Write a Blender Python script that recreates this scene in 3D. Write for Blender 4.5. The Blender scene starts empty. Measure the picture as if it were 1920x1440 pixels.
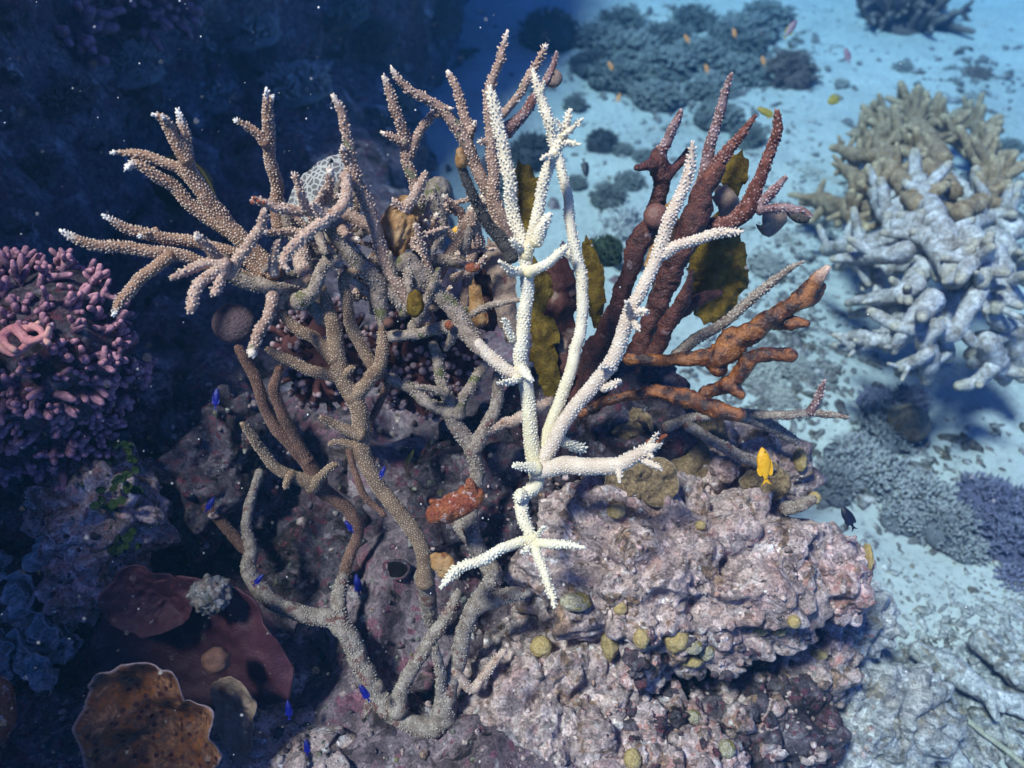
import bpy, math, random
import numpy as np
from mathutils import Vector, Matrix
from mathutils.bvhtree import BVHTree

# ------------------------------------------------------------------ camera, light, exposure
sc = bpy.context.scene
COL = sc.collection
CAM_H = 1.5
PITCH = math.radians(45)
FPX = 1500.0                      # focal length in pixels of the 1920 x 1440 photograph
cam_d = bpy.data.cameras.new('camera'); cam_d.lens = 36 * FPX / 1920; cam_d.sensor_width = 36
cam_d.clip_start = 0.02; cam_d.clip_end = 200
cam_d.dof.use_dof = True; cam_d.dof.focus_distance = 1.0; cam_d.dof.aperture_fstop = 3.6
cam = bpy.data.objects.new('camera', cam_d); COL.objects.link(cam)
cam.location = (0, 0, CAM_H); cam.rotation_euler = (math.pi / 2 - PITCH, 0, 0)
sc.camera = cam

SUN_EL = math.radians(64); SUN_AZ = math.radians(210)     # azimuth counted from +x towards +y
sun_dir = Vector((math.cos(SUN_EL) * math.cos(SUN_AZ), math.cos(SUN_EL) * math.sin(SUN_AZ), math.sin(SUN_EL)))
sun_d = bpy.data.lights.new('sun', 'SUN'); sun_d.energy = 5.0; sun_d.angle = math.radians(9.0); sun_d.color = (1.0, 0.705, 0.55)
sun = bpy.data.objects.new('sun', sun_d); COL.objects.link(sun)
sun.rotation_euler = sun_dir.to_track_quat('Z', 'Y').to_euler(); sun.location = (0, 0, 5)

world = bpy.data.worlds.new('World'); sc.world = world; world.use_nodes = True
wn = world.node_tree; wn.nodes.clear()
wo = wn.nodes.new('ShaderNodeOutputWorld'); wb = wn.nodes.new('ShaderNodeBackground')
sky = wn.nodes.new('ShaderNodeTexSky'); sky.sky_type = 'NISHITA'; sky.sun_disc = False
sky.sun_elevation = SUN_EL; sky.sun_rotation = math.pi / 2 - SUN_AZ
wm = wn.nodes.new('ShaderNodeMix'); wm.data_type = 'RGBA'; wm.blend_type = 'MULTIPLY'
wm.inputs['Factor'].default_value = 1.0
wm.inputs[7].default_value = (0.85, 0.57, 1.0, 1)          # daylight filtered by the water column
wn.links.new(sky.outputs[0], wm.inputs[6]); wn.links.new(wm.outputs[2], wb.inputs['Color'])
wb.inputs['Strength'].default_value = 0.055
wn.links.new(wb.outputs[0], wo.inputs['Surface'])

vs = sc.view_settings
vs.view_transform = 'Standard'; vs.look = 'None'; vs.gamma = 1.0; vs.exposure = 1.08; vs.use_curve_mapping = False
sc.cycles.use_denoising = True
sc.cycles.max_bounces = 5; sc.cycles.diffuse_bounces = 2; sc.cycles.glossy_bounces = 1
sc.cycles.transmission_bounces = 2; sc.cycles.volume_bounces = 1; sc.cycles.transparent_max_bounces = 6
sc.cycles.use_adaptive_sampling = True; sc.cycles.adaptive_threshold = 0.02

rng = np.random.default_rng(7)
random.seed(7)
FWD = np.array([0, math.cos(PITCH), -math.sin(PITCH)]); RGT = np.array([1.0, 0, 0]); UPV = np.array([0, math.sin(PITCH), math.cos(PITCH)])
CPOS = np.array([0, 0, CAM_H])

def ray(px, py):
    return FWD + (px - 960) / FPX * RGT - (py - 720) / FPX * UPV
def P(px, py, d):
    """the point that lies d metres deep in front of the lens"""
    return CPOS + d * ray(px, py)
def G(px, py, z=0.0):
    """the point of the level plane z seen there, and its depth"""
    r = ray(px, py); d = (z - CAM_H) / r[2]
    return CPOS + d * r, d

# ------------------------------------------------------------------ noise
def _h(ix, iy, iz, s):
    n = (ix * 374761393 + iy * 668265263 + iz * 2147483647 + s * 1274126177) & 0xffffffff
    n = ((n ^ (n >> 13)) * 1274126177) & 0xffffffff
    n = ((n ^ (n >> 15)) * 2246822519) & 0xffffffff
    return ((n ^ (n >> 16)) & 0xffffff) / 16777215.0
def vnoise(p, seed=0):
    p = np.asarray(p, float); i = np.floor(p).astype(np.int64); f = p - i; f = f * f * (3 - 2 * f)
    x, y, z = i[:, 0], i[:, 1], i[:, 2]; out = 0
    for dx in (0, 1):
        wx = f[:, 0] if dx else 1 - f[:, 0]
        for dy in (0, 1):
            wy = f[:, 1] if dy else 1 - f[:, 1]
            for dz in (0, 1):
                wz = f[:, 2] if dz else 1 - f[:, 2]
                out = out + wx * wy * wz * _h(x + dx, y + dy, z + dz, seed)
    return out * 2 - 1
def fbm(p, seed=0, o=4, g=0.5):
    a = 1; t = 0; r = 0; q = np.asarray(p, float).copy()
    for k in range(o):
        r = r + a * vnoise(q, seed + k * 17); t += a; a *= g; q = q * 2.03 + 3.7
    return r / t
def worley(p, seed=0):
    p = np.asarray(p, float); i = np.floor(p).astype(np.int64); f = p - i
    best = np.full(len(p), 9.0)
    for dx in (-1, 0, 1):
        for dy in (-1, 0, 1):
            for dz in (-1, 0, 1):
                a, b, c = i[:, 0] + dx, i[:, 1] + dy, i[:, 2] + dz
                ox = dx + _h(a, b, c, seed) - f[:, 0]; oy = dy + _h(a, b, c, seed + 1) - f[:, 1]; oz = dz + _h(a, b, c, seed + 2) - f[:, 2]
                best = np.minimum(best, ox * ox + oy * oy + oz * oz)
    return np.sqrt(best)
def sstep(a, b, x):
    t = np.clip((x - a) / (b - a), 0, 1); return t * t * (3 - 2 * t)

# ------------------------------------------------------------------ mesh helpers
class MB:
    def __init__(s): s.v = []; s.q = []; s.t = []; s.a = []; s.b = []; s.n = 0
    def add(s, v, quads=None, tris=None, tip=0.0, along=0.0):
        v = np.asarray(v, float)
        if quads is not None and len(quads): s.q.append(np.asarray(quads, np.int64) + s.n)
        if tris is not None and len(tris): s.t.append(np.asarray(tris, np.int64) + s.n)
        s.v.append(v); s.a.append(np.broadcast_to(np.asarray(tip, float), (len(v),))); s.b.append(np.broadcast_to(np.asarray(along, float), (len(v),)))
        s.n += len(v)
    def mesh(s, name, origin=(0, 0, 0), smooth=True):
        v = np.concatenate(s.v) - np.asarray(origin)
        q = np.concatenate(s.q) if s.q else np.zeros((0, 4), np.int64)
        t = np.concatenate(s.t) if s.t else np.zeros((0, 3), np.int64)
        me = bpy.data.meshes.new(name)
        me.vertices.add(len(v)); me.vertices.foreach_set('co', v.astype(np.float32).ravel())
        me.loops.add(len(q) * 4 + len(t) * 3)
        me.loops.foreach_set('vertex_index', np.concatenate([q.ravel(), t.ravel()]).astype(np.int32))
        me.polygons.add(len(q) + len(t))
        st = np.concatenate([np.arange(len(q)) * 4, len(q) * 4 + np.arange(len(t)) * 3]).astype(np.int32)
        me.polygons.foreach_set('loop_start', st)
        me.polygons.foreach_set('use_smooth', np.full(len(q) + len(t), smooth))
        for nm, arr in (('tip', s.a), ('along', s.b)):
            at = me.attributes.new(nm, 'FLOAT', 'POINT'); at.data.foreach_set('value', np.concatenate(arr).astype(np.float32))
        me.update(calc_edges=True); me.validate()
        return me

def link(name, me, mat=None, parent=None, loc=None):
    o = bpy.data.objects.new(name, me); COL.objects.link(o)
    if mat is not None and me is not None and not me.materials: me.materials.append(mat)
    if parent is not None: o.parent = parent
    if loc is not None: o.location = Vector([float(c) for c in loc])
    return o
def tag(o, label, cat, group=None, kind=None):
    if label: o['label'] = label
    if cat: o['category'] = cat
    if group: o['group'] = group
    if kind: o['kind'] = kind
    return o
def thing(name, label, cat, loc, group=None):
    return tag(link(name, None, loc=loc), label, cat, group)

def spline(pts, step):
    """Catmull-Rom through rows of numbers, resampled about every step along the first three columns"""
    pts = np.asarray(pts, float)
    if len(pts) == 2: pts = np.array([pts[0], (pts[0] + pts[1]) / 2, pts[1]])
    ext = np.vstack([2 * pts[0] - pts[1], pts, 2 * pts[-1] - pts[-2]])
    out = []
    for k in range(1, len(ext) - 2):
        p0, p1, p2, p3 = ext[k - 1:k + 3]
        n = max(2, int(np.linalg.norm((p2 - p1)[:3]) / step) + 1)
        t = np.linspace(0, 1, n, endpoint=False)[:, None]
        out.append(0.5 * (2 * p1 + (p2 - p0) * t + (2 * p0 - 5 * p1 + 4 * p2 - p3) * t ** 2 + (3 * p1 - p0 - 3 * p2 + p3) * t ** 3))
    out.append(pts[-1][None]); return np.vstack(out)

def frames(c):
    tg = np.gradient(c, axis=0); tg /= np.linalg.norm(tg, axis=1)[:, None] + 1e-12
    n = np.cross(tg[0], [0.3, 0.5, 0.81]); n /= np.linalg.norm(n) + 1e-12
    N = [n]
    for k in range(1, len(c)):
        n = N[-1] - tg[k] * np.dot(N[-1], tg[k]); n /= np.linalg.norm(n) + 1e-12; N.append(n)
    N = np.array(N); return tg, N, np.cross(tg, N)

def tube(mb, c, r, segs=14, lump=0.08, lf=60, seed=0, tip=0.0, fine=0.0, round0=True, flat=None):
    """a tapering limb with rounded ends along the centre line c, with uneven girth"""
    c = np.asarray(c, float); r = np.asarray(r, float)
    tg, N, B = frames(c)
    m = len(c); ang = np.linspace(0, 2 * math.pi, segs, endpoint=False)
    ca, sa = np.cos(ang), np.sin(ang)
    L = np.linspace(0, 1, m)
    cs, rs, ls, ix = [], [], [], []
    if round0:
        for k in (0, 1): cs.append(c[0] - tg[0] * r[0] * math.cos((k + 1) * math.pi / 6) * 0.8); rs.append(r[0] * math.sin((k + 1) * math.pi / 6)); ls.append(0); ix.append(0)
    for k in range(m): cs.append(c[k]); rs.append(r[k]); ls.append(L[k]); ix.append(k)
    for k in (2, 1, 0): cs.append(c[-1] + tg[-1] * r[-1] * math.cos((k + .6) * math.pi / 6)); rs.append(r[-1] * math.sin((k + .6) * math.pi / 6)); ls.append(1); ix.append(m - 1)
    cs = np.array(cs); rs = np.array(rs); ix = np.array(ix); ls = np.array(ls)
    dirs = ca[None, :, None] * N[ix][:, None, :] + sa[None, :, None] * B[ix][:, None, :]
    base = cs[:, None, :] + dirs * rs[:, None, None]
    fl = base.reshape(-1, 3)
    dis = 1 + lump * fbm(fl * lf, seed, 3)
    if fine: dis = dis + fine * (0.5 - worley(fl * lf * 4, seed + 5))
    v = cs[:, None, :] + dirs * (rs[:, None] * dis.reshape(len(cs), segs))[:, :, None]
    M = len(cs); I = np.arange(M * segs).reshape(M, segs); J = np.roll(I, -1, axis=1)
    quads = np.stack([I[:-1], J[:-1], J[1:], I[1:]], -1).reshape(-1, 4)
    vv = np.vstack([v.reshape(-1, 3), cs[0] - tg[0] * r[0] * 0.1, cs[-1] + tg[-1] * r[-1] * 0.05])
    a = M * segs
    tris = np.vstack([np.stack([J[0], I[0], np.full(segs, a)], -1), np.stack([I[-1], J[-1], np.full(segs, a + 1)], -1)])
    al = np.concatenate([np.repeat(ls, segs), [0, 1]])
    mb.add(vv, quads, tris, tip=tip, along=al)
    return tg, N, B

def corallites(mb, c, r, tg, N, B, sp, hgt, rad, lean=0.7, seed=0, endgrow=1.0, keep=1.0, hvar=0.35, blunt=0.6):
    """cups that stand off a limb and lean towards its tip"""
    g = np.random.default_rng(seed)
    seglen = np.linalg.norm(np.diff(c, axis=0), axis=1); cum = np.concatenate([[0], np.cumsum(seglen)]); tot = cum[-1]
    if tot < sp: return
    rows = np.arange(sp * 0.4, tot + 1e-9, sp * 0.87)
    pos, nor, tan, al = [], [], [], []
    for ri, s in enumerate(rows):
        k = min(np.searchsorted(cum, s), len(c) - 1); k0 = max(k - 1, 0)
        f = (s - cum[k0]) / max(cum[k] - cum[k0], 1e-9) if k > k0 else 0
        cc = c[k0] * (1 - f) + c[k] * f; rr = r[k0] * (1 - f) + r[k] * f
        n = max(3, int(2 * math.pi * rr / sp))
        a = (np.arange(n) + (ri % 2) * 0.5 + g.uniform(-.22, .22, n)) * 2 * math.pi / n
        d = np.cos(a)[:, None] * N[k] + np.sin(a)[:, None] * B[k]
        jit = g.uniform(-.25, .25, n)[:, None] * sp * tg[k]
        pos.append(cc + d * rr * 0.96 + jit); nor.append(d); tan.append(np.repeat(tg[k][None], n, 0)); al.append(np.full(n, s / tot))
    n = 5                                        # a few at the very end
    a = g.uniform(0, 6.28, n); d = (np.cos(a)[:, None] * N[-1] + np.sin(a)[:, None] * B[-1]) * 0.5
    pos.append(c[-1] + tg[-1] * r[-1] * .7 + d * r[-1]); nor.append(d + tg[-1]); tan.append(np.repeat(tg[-1][None], n, 0)); al.append(np.ones(n))
    pos = np.vstack(pos); nor = np.vstack(nor); tan = np.vstack(tan); al = np.concatenate(al)
    if keep < 1:
        w = g.random(len(pos)) < keep * (0.6 + 0.8 * (vnoise(pos * 45, seed) * .5 + .5)); pos, nor, tan, al = pos[w], nor[w], tan[w], al[w]
    K = len(pos)
    if K == 0: return
    ax = nor + tan * (lean + g.uniform(-.25, .25, K))[:, None]; ax /= np.linalg.norm(ax, axis=1)[:, None]
    u = np.cross(ax, tan + 0.1 * nor + 1e-4); u /= np.linalg.norm(u, axis=1)[:, None] + 1e-9; w = np.cross(ax, u)
    h = hgt * (.45 + .55 * al ** .7 + (endgrow - 1) * al ** 2) * g.uniform(1 - hvar, 1 + hvar, K) * (1 + .5 * vnoise(pos * 60, seed + 3)); rb = rad * g.uniform(.55, 1.4, K)
    S = 4; an = np.arange(S) * 2 * math.pi / S
    ring = np.cos(an)[None, :, None] * u[:, None, :] + np.sin(an)[None, :, None] * w[:, None, :]
    v0 = pos[:, None] + ring * rb[:, None, None] * 1.15 - ax[:, None] * (rb * .5)[:, None, None]
    v1 = pos[:, None] + ring * (rb * blunt * 1.25)[:, None, None] + ax[:, None] * (h * .75)[:, None, None]
    v2 = pos[:, None] + ax[:, None] * h[:, None, None]
    V = np.concatenate([v0, v1, v2], 1)           # K x 9 x 3
    b = np.arange(K)[:, None, None] * 9
    q1 = np.array([[k, (k + 1) % S, S + (k + 1) % S, S + k] for k in range(S)])
    t1 = np.array([[S + k, S + (k + 1) % S, 2 * S] for k in range(S)])
    tp = np.tile(np.array([0.15] * S + [.8] * S + [1.0]), K)
    mb.add(V.reshape(-1, 3), (q1[None] + b).reshape(-1, 4), (t1[None] + b).reshape(-1, 3), tip=tp, along=np.repeat(al, 9))

_ico = {}
def ico(n):
    if n not in _ico:
        import bmesh
        bm = bmesh.new(); bmesh.ops.create_icosphere(bm, subdivisions=n, radius=1)
        v = np.array([x.co[:] for x in bm.verts]); f = np.array([[q.index for q in p.verts] for p in bm.faces]); bm.free()
        _ico[n] = (v / np.linalg.norm(v, axis=1)[:, None], f)
    return _ico[n]

# ------------------------------------------------------------------ materials
def new_mat(name):
    m = bpy.data.materials.new(name); m.use_nodes = True; nt = m.node_tree
    b = nt.nodes['Principled BSDF']; b.inputs['Roughness'].default_value = 0.7
    b.inputs['Specular IOR Level'].default_value = 0.18
    return m, nt, b
def c4(c): return (c[0], c[1], c[2], 1)
def noise_node(nt, scale, detail=4, rough=.55, dist=0.0, off=0.0):
    tc = nt.nodes.new('ShaderNodeTexCoord'); mp = nt.nodes.new('ShaderNodeMapping'); mp.inputs['Location'].default_value = (off, off * .7, off * 1.3)
    n = nt.nodes.new('ShaderNodeTexNoise'); n.inputs['Scale'].default_value = scale; n.inputs['Detail'].default_value = detail
    n.inputs['Roughness'].default_value = rough; n.inputs['Distortion'].default_value = dist
    nt.links.new(tc.outputs['Object'], mp.inputs[0]); nt.links.new(mp.outputs[0], n.inputs['Vector']); return n
def ramp(nt, src, stops):
    r = nt.nodes.new('ShaderNodeValToRGB'); e = r.color_ramp.elements
    while len(e) < len(stops): e.new(0.5)
    for k, (p, c) in enumerate(stops): e[k].position = p; e[k].color = c4(c) if len(c) == 3 else c
    nt.links.new(src, r.inputs[0]); return r
def mix(nt, f, a, b, mode='MIX'):
    m = nt.nodes.new('ShaderNodeMix'); m.data_type = 'RGBA'; m.blend_type = mode
    for s, v in ((0, f), (6, a), (7, b)):
        if isinstance(v, (int, float)): m.inputs[s].default_value = v
        elif isinstance(v, tuple): m.inputs[s].default_value = c4(v)
        else: nt.links.new(v, m.inputs[s])
    return m.outputs[2]
def attr(nt, nm):
    a = nt.nodes.new('ShaderNodeAttribute'); a.attribute_name = nm; return a.outputs['Fac']
def rng_map(nt, src, a, b):
    m = nt.nodes.new('ShaderNodeMapRange'); m.inputs[1].default_value = a; m.inputs[2].default_value = b; nt.links.new(src, m.inputs[0]); return m.outputs[0]
def bump(nt, b, src, st, dist):
    n = nt.nodes.new('ShaderNodeBump'); n.inputs['Strength'].default_value = st; n.inputs['Distance'].default_value = dist
    nt.links.new(src, n.inputs['Height']); nt.links.new(n.outputs[0], b.inputs['Normal'])

def coral_mat(name, base, base2, tipc, endc=None, end=(0.88, 1.0), patch=None, rough=.75, basec=None, bs=45, spk=.55, spks=500):
    m, nt, b = new_mat(name)
    n = noise_node(nt, bs, 4, .6); f = rng_map(nt, n.outputs['Fac'], .35, .65)
    col = mix(nt, f, base, base2)
    n2 = noise_node(nt, spks, 3, .7, off=3)
    if basec: col = mix(nt, rng_map(nt, attr(nt, 'along'), .35, 0.0), col, basec)
    if patch:
        pn = noise_node(nt, patch[1], 3, .55, off=9); col = mix(nt, rng_map(nt, pn.outputs['Fac'], patch[2], patch[2] + .05), col, patch[0])
    col = mix(nt, attr(nt, 'tip'), col, tipc)
    if endc: col = mix(nt, rng_map(nt, attr(nt, 'along'), end[0], end[1]), col, endc)
    col = mix(nt, spk, col, ramp(nt, n2.outputs['Fac'], [(.3, (.35, .35, .35)), (.7, (1.4, 1.4, 1.4))]).outputs[0], 'MULTIPLY')
    nt.links.new(col, b.inputs['Base Color']); b.inputs['Roughness'].default_value = rough
    bump(nt, b, n2.outputs['Fac'], .5, .0015)
    return m

def rock_mat(name, cols, pink=(.38, .16, .18), dark=(.06, .05, .06), s=28, amount=.55, pale=(.56, .52, .52)):
    m, nt, b = new_mat(name)
    n1 = noise_node(nt, s, 6, .68, .4); n2 = noise_node(nt, s * 2.2, 5, .65, .3, 5); n3 = noise_node(nt, 260, 4, .75, 0, 8); n4 = noise_node(nt, s * 1.4, 5, .7, .6, 12)
    nl = noise_node(nt, s * .3, 4, .6, .5, 21); nm = noise_node(nt, s * .55, 5, .7, .8, 27)
    st = [(.3 + .4 * k / (len(cols) - 1), c) for k, c in enumerate(cols)]
    col = ramp(nt, n1.outputs['Fac'], st).outputs[0]
    lo_ = tuple(.55 * c for c in cols[0]); br = (cols[1][0] * .75, cols[1][1] * .62, cols[1][2] * .42)
    col = mix(nt, rng_map(nt, nm.outputs['Fac'], .53, .60), col, mix(nt, rng_map(nt, n2.outputs['Fac'], .4, .6), lo_, br))
    col = mix(nt, rng_map(nt, nl.outputs['Fac'], .55, .66), col, mix(nt, .6, col, pink))
    col = mix(nt, rng_map(nt, n2.outputs['Fac'], amount, amount + .08), col, pink)
    col = mix(nt, rng_map(nt, n4.outputs['Fac'], .58, .66), col, pale)
    col = mix(nt, rng_map(nt, n4.outputs['Fac'], .40, .33), col, dark)
    tc = nt.nodes.new('ShaderNodeTexCoord'); vo = nt.nodes.new('ShaderNodeTexVoronoi'); vo.inputs['Scale'].default_value = 105
    wob = mix(nt, .012, tc.outputs['Object'], noise_node(nt, 60, 3, .6).outputs['Color']); nt.links.new(wob, vo.inputs['Vector'])
    sx = nt.nodes.new('ShaderNodeSeparateColor'); nt.links.new(vo.outputs['Color'], sx.inputs[0])
    col = mix(nt, .75, col, ramp(nt, sx.outputs[0], [(.0, (.35, .33, .36)), (.25, (.75, .72, .75)), (.55, (1.0, .97, .97)), (.8, (1.25, 1.15, 1.15)), (1.0, (1.7, 1.65, 1.65))]).outputs[0], 'MULTIPLY')
    col = mix(nt, rng_map(nt, sx.outputs[1], .94, .97), col, pink)
    col = mix(nt, .9, col, ramp(nt, n3.outputs['Fac'], [(.3, (.25, .25, .27)), (.5, (.95, .95, .95)), (.72, (1.7, 1.65, 1.65))]).outputs[0], 'MULTIPLY')
    nt.links.new(col, b.inputs['Base Color']); b.inputs['Roughness'].default_value = .85
    bump(nt, b, n3.outputs['Fac'], .8, .004)
    return m

def plain_mat(name, a, b_, s=30, rough=.55, fine=.3, spec=.25, transl=0.0, patch=None, attrmix=None):
    m, nt, b = new_mat(name)
    n = noise_node(nt, s, 5, .6, .3); n2 = noise_node(nt, 350, 3, .6, 0, 4)
    col = mix(nt, rng_map(nt, n.outputs['Fac'], .35, .65), a, b_)
    if patch: 
        pn = noise_node(nt, patch[1], 3, .5, .2, 7); col = mix(nt, rng_map(nt, pn.outputs['Fac'], patch[2], patch[2] + (patch[3] if len(patch) > 3 else .06)), col, patch[0])
    if attrmix: col = mix(nt, rng_map(nt, attr(nt, attrmix[0]), attrmix[1], attrmix[2]), col, attrmix[3])
    col = mix(nt, fine, col, ramp(nt, n2.outputs['Fac'], [(.3, (.35, .35, .35)), (.7, (1.3, 1.3, 1.3))]).outputs[0], 'MULTIPLY')
    nt.links.new(col, b.inputs['Base Color']); b.inputs['Roughness'].default_value = rough; b.inputs['Specular IOR Level'].default_value = spec
    bump(nt, b, n2.outputs['Fac'], min(1, .3 + fine * .8), .002 + .003 * fine)
    if transl:
        t = nt.nodes.new('ShaderNodeBsdfTranslucent'); nt.links.new(col, t.inputs['Color'])
        x = nt.nodes.new('ShaderNodeMixShader'); x.inputs[0].default_value = transl
        nt.links.new(b.outputs[0], x.inputs[1]); nt.links.new(t.outputs[0], x.inputs[2]); nt.links.new(x.outputs[0], nt.nodes['Material Output'].inputs['Surface'])
    return m

M = {}
M['bleach'] = coral_mat('bleached_coral', (.64, .54, .40), (.73, .65, .52), (.80, .74, .64), basec=(.63, .52, .32), bs=30, spk=.3)
M['bleach_pink'] = coral_mat('bleached_coral_with_pink_film', (.52, .39, .31), (.64, .53, .43), (.76, .68, .62), bs=40, spk=.4)
M['live'] = coral_mat('brown_staghorn', (.27, .14, .085), (.33, .19, .13), (.66, .52, .43), (.80, .75, .70), (.93, 1.0), spk=.7)
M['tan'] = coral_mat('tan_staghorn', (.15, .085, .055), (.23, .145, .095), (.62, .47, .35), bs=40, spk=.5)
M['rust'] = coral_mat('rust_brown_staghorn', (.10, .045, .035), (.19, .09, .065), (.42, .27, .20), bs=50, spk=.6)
M['mauve'] = coral_mat('mauve_brown_staghorn', (.25, .145, .108), (.37, .24, .19), (.66, .50, .41), (.70, .57, .48), (.95, 1.0), patch=((.17, .16, .10), 40, .62), bs=70, spk=.8, spks=420)
M['fuzz'] = coral_mat('turf_covered_coral', (.17, .125, .095), (.35, .265, .22), (.48, .385, .33), patch=((.12, .115, .05), 45, .57), bs=90, spk=.9, spks=420)
M['dead'] = coral_mat('dead_grey_coral', (.16, .112, .092), (.33, .26, .22), (.46, .385, .335), patch=((.15, .07, .06), 60, .58), bs=90, spk=.9, spks=420)
M['pinkrot'] = coral_mat('pink_crusted_coral', (.34, .205, .155), (.51, .355, .285), (.70, .56, .47), patch=((.22, .10, .06), 60, .63), bs=80, spk=.8, spks=400)
M['dark'] = coral_mat('dark_turf_branch', (.045, .04, .04), (.10, .085, .075), (.14, .12, .11), bs=60)
M['redbrown'] = plain_mat('red_brown_sponge_crust', (.045, .012, .010), (.15, .045, .032), 55, .38, .8, .45, patch=((.28, .18, .18), 80, .66))
M['spike'] = coral_mat('mauve_brown_spike', (.15, .055, .045), (.30, .20, .20), (.46, .34, .34), bs=90, spk=.9, spks=300)
M['spike_red'] = coral_mat('red_crusted_spike', (.075, .02, .014), (.20, .07, .05), (.34, .20, .18), bs=80, spk=.9, spks=300)
M['orange'] = plain_mat('orange_brown_crust', (.12, .030, .008), (.42, .15, .035), 60, .25, .6, .6, patch=((.03, .008, .006), 60, .45, .17), attrmix=('along', .93, 1.0, (.62, .42, .33)))
M['orange2'] = plain_mat('dark_orange_crust', (.09, .022, .008), (.36, .115, .028), 60, .25, .6, .6, patch=((.028, .007, .005), 60, .43, .17))
M['sponge_red'] = plain_mat('salmon_red_sponge', (.26, .05, .03), (.38, .13, .05), 60, .5, .9, .3, patch=((.58, .34, .31), 110, .58))
M['jelly'] = plain_mat('amber_jelly_tissue', (.38, .17, .045), (.52, .33, .17), 35, .35, .4, .35, .25, patch=((.22, .08, .03), 40, .62))
M['amber'] = plain_mat('golden_algal_sheet', (.22, .13, .014), (.40, .26, .04), 60, .5, .7, .2, .5, patch=((.12, .06, .015), 45, .54, .15))
M['maroon_sheet'] = plain_mat('maroon_slime_sheet', (.06, .018, .018), (.17, .065, .05), 50, .5, .4, .2, .3, patch=((.30, .20, .16), 24, .6))
M['beige_sheet'] = plain_mat('beige_slime_sheet', (.34, .22, .17), (.46, .33, .26), 25, .5, .4, .2, .3, patch=((.22, .09, .08), 30, .6))
M['tunicate'] = plain_mat('brown_translucent_tunicate', (.20, .085, .065), (.30, .14, .11), 30, .3, .3, .4, .3)
M['purple_disc'] = plain_mat('purple_brown_sponge', (.085, .05, .06), (.13, .085, .095), 200, .7, .6, .15)
M['rock'] = rock_mat('reef_rock', [(.19, .13, .115), (.34, .25, .23), (.46, .35, .325), (.58, .49, .46)], pink=(.36, .22, .20), amount=.60, pale=(.60, .55, .53))
M['rock_pink'] = rock_mat('pink_crusted_rock', [(.22, .15, .14), (.40, .29, .28), (.52, .39, .38), (.60, .52, .52)], pink=(.40, .20, .18), amount=.55)
M['rock_dark'] = rock_mat('shade_darkened_purple_rock', [(.03, .024, .032), (.062, .050, .064), (.105, .083, .096), (.16, .135, .15)], pink=(.12, .04, .055), dark=(.015, .012, .016), pale=(.21, .19, .205))  # purple-grey rock, its tone lowered to stand in for shade
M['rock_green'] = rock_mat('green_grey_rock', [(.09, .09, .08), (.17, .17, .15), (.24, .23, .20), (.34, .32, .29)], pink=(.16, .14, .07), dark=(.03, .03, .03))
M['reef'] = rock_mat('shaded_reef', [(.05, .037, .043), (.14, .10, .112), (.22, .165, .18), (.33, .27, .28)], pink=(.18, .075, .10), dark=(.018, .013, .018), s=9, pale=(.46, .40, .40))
M['olive'] = plain_mat('olive_ball_coral', (.38, .25, .095), (.52, .37, .18), 90, .6, .6, .2)
M['olive_pale'] = plain_mat('sand_dusted_ball_coral', (.34, .27, .16), (.50, .43, .34), 110, .7, .8, .15, patch=((.30, .22, .07), 60, .55))
M['plate_tan'] = coral_mat('tan_plate_coral', (.12, .075, .04), (.24, .16, .09), (.36, .27, .17), (.34, .28, .22), (.97, 1.0), bs=220, spk=.9, spks=380)
M['pink'] = coral_mat('pink_knob_coral', (.09, .042, .075), (.20, .10, .14), (.40, .26, .26), (.50, .23, .28), (.5, 1.0), bs=60, spk=.9, spks=220)
M['pink_fan'] = coral_mat('salmon_pink_branching_coral', (.55, .19, .21), (.66, .28, .27), (.7, .4, .36), (.70, .36, .30), (.7, 1.0), bs=50)
M['maroon'] = coral_mat('maroon_nub_coral', (.07, .022, .024), (.12, .042, .04), (.24, .11, .10), (.36, .24, .26), (.86, 1.0), bs=50)
M['plate_maroon'] = plain_mat('dark_maroon_plate', (.055, .016, .026), (.085, .03, .045), 25, .5, .4, .25, patch=((.25, .22, .24), 90, .72))
M['plate_blue'] = coral_mat('blue_grey_leaf_coral', (.22, .23, .25), (.40, .41, .44), (.34, .35, .38), (.34, .36, .38), (.97, 1.0), bs=70, spk=.8, spks=260)
M['bush_grey'] = coral_mat('grey_green_bush_coral', (.08, .08, .075), (.14, .135, .125), (.22, .21, .20), (.25, .24, .23), (.5, 1.0), bs=14)
M['bush_dark'] = coral_mat('dark_bush_coral', (.035, .035, .045), (.06, .055, .06), (.08, .08, .09), (.10, .095, .10), (.5, 1.0), bs=14)
M['bush_brown'] = coral_mat('reddish_brown_bush_coral', (.085, .055, .055), (.14, .095, .085), (.18, .14, .13), (.22, .16, .14), (.5, 1.0), bs=14)
M['bush_purple'] = coral_mat('purple_bush_coral', (.075, .066, .115), (.115, .10, .165), (.20, .185, .27), (.25, .23, .33), (.4, 1.0), bs=20)
M['bush_pale'] = coral_mat('pale_bush_coral', (.34, .33, .33), (.46, .45, .46), (.6, .58, .58), (.6, .58, .58), (.4, 1.0), bs=20)
M['bush_rubble'] = coral_mat('silt_dusted_bush_coral', (.20, .18, .17), (.32, .29, .29), (.44, .41, .40), (.48, .44, .40), (.4, 1.0), bs=16)
M['finger_brown'] = coral_mat('brown_finger_coral', (.20, .12, .065), (.37, .265, .175), (.3, .24, .17), (.38, .28, .18), (.8, 1.0), bs=30, spk=.8, spks=120)
M['finger_pale'] = coral_mat('silt_covered_finger_coral', (.25, .21, .19), (.56, .53, .55), (.56, .5, .42), (.40, .34, .28), (.80, 1.0), bs=34, spk=.8, spks=120)
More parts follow.
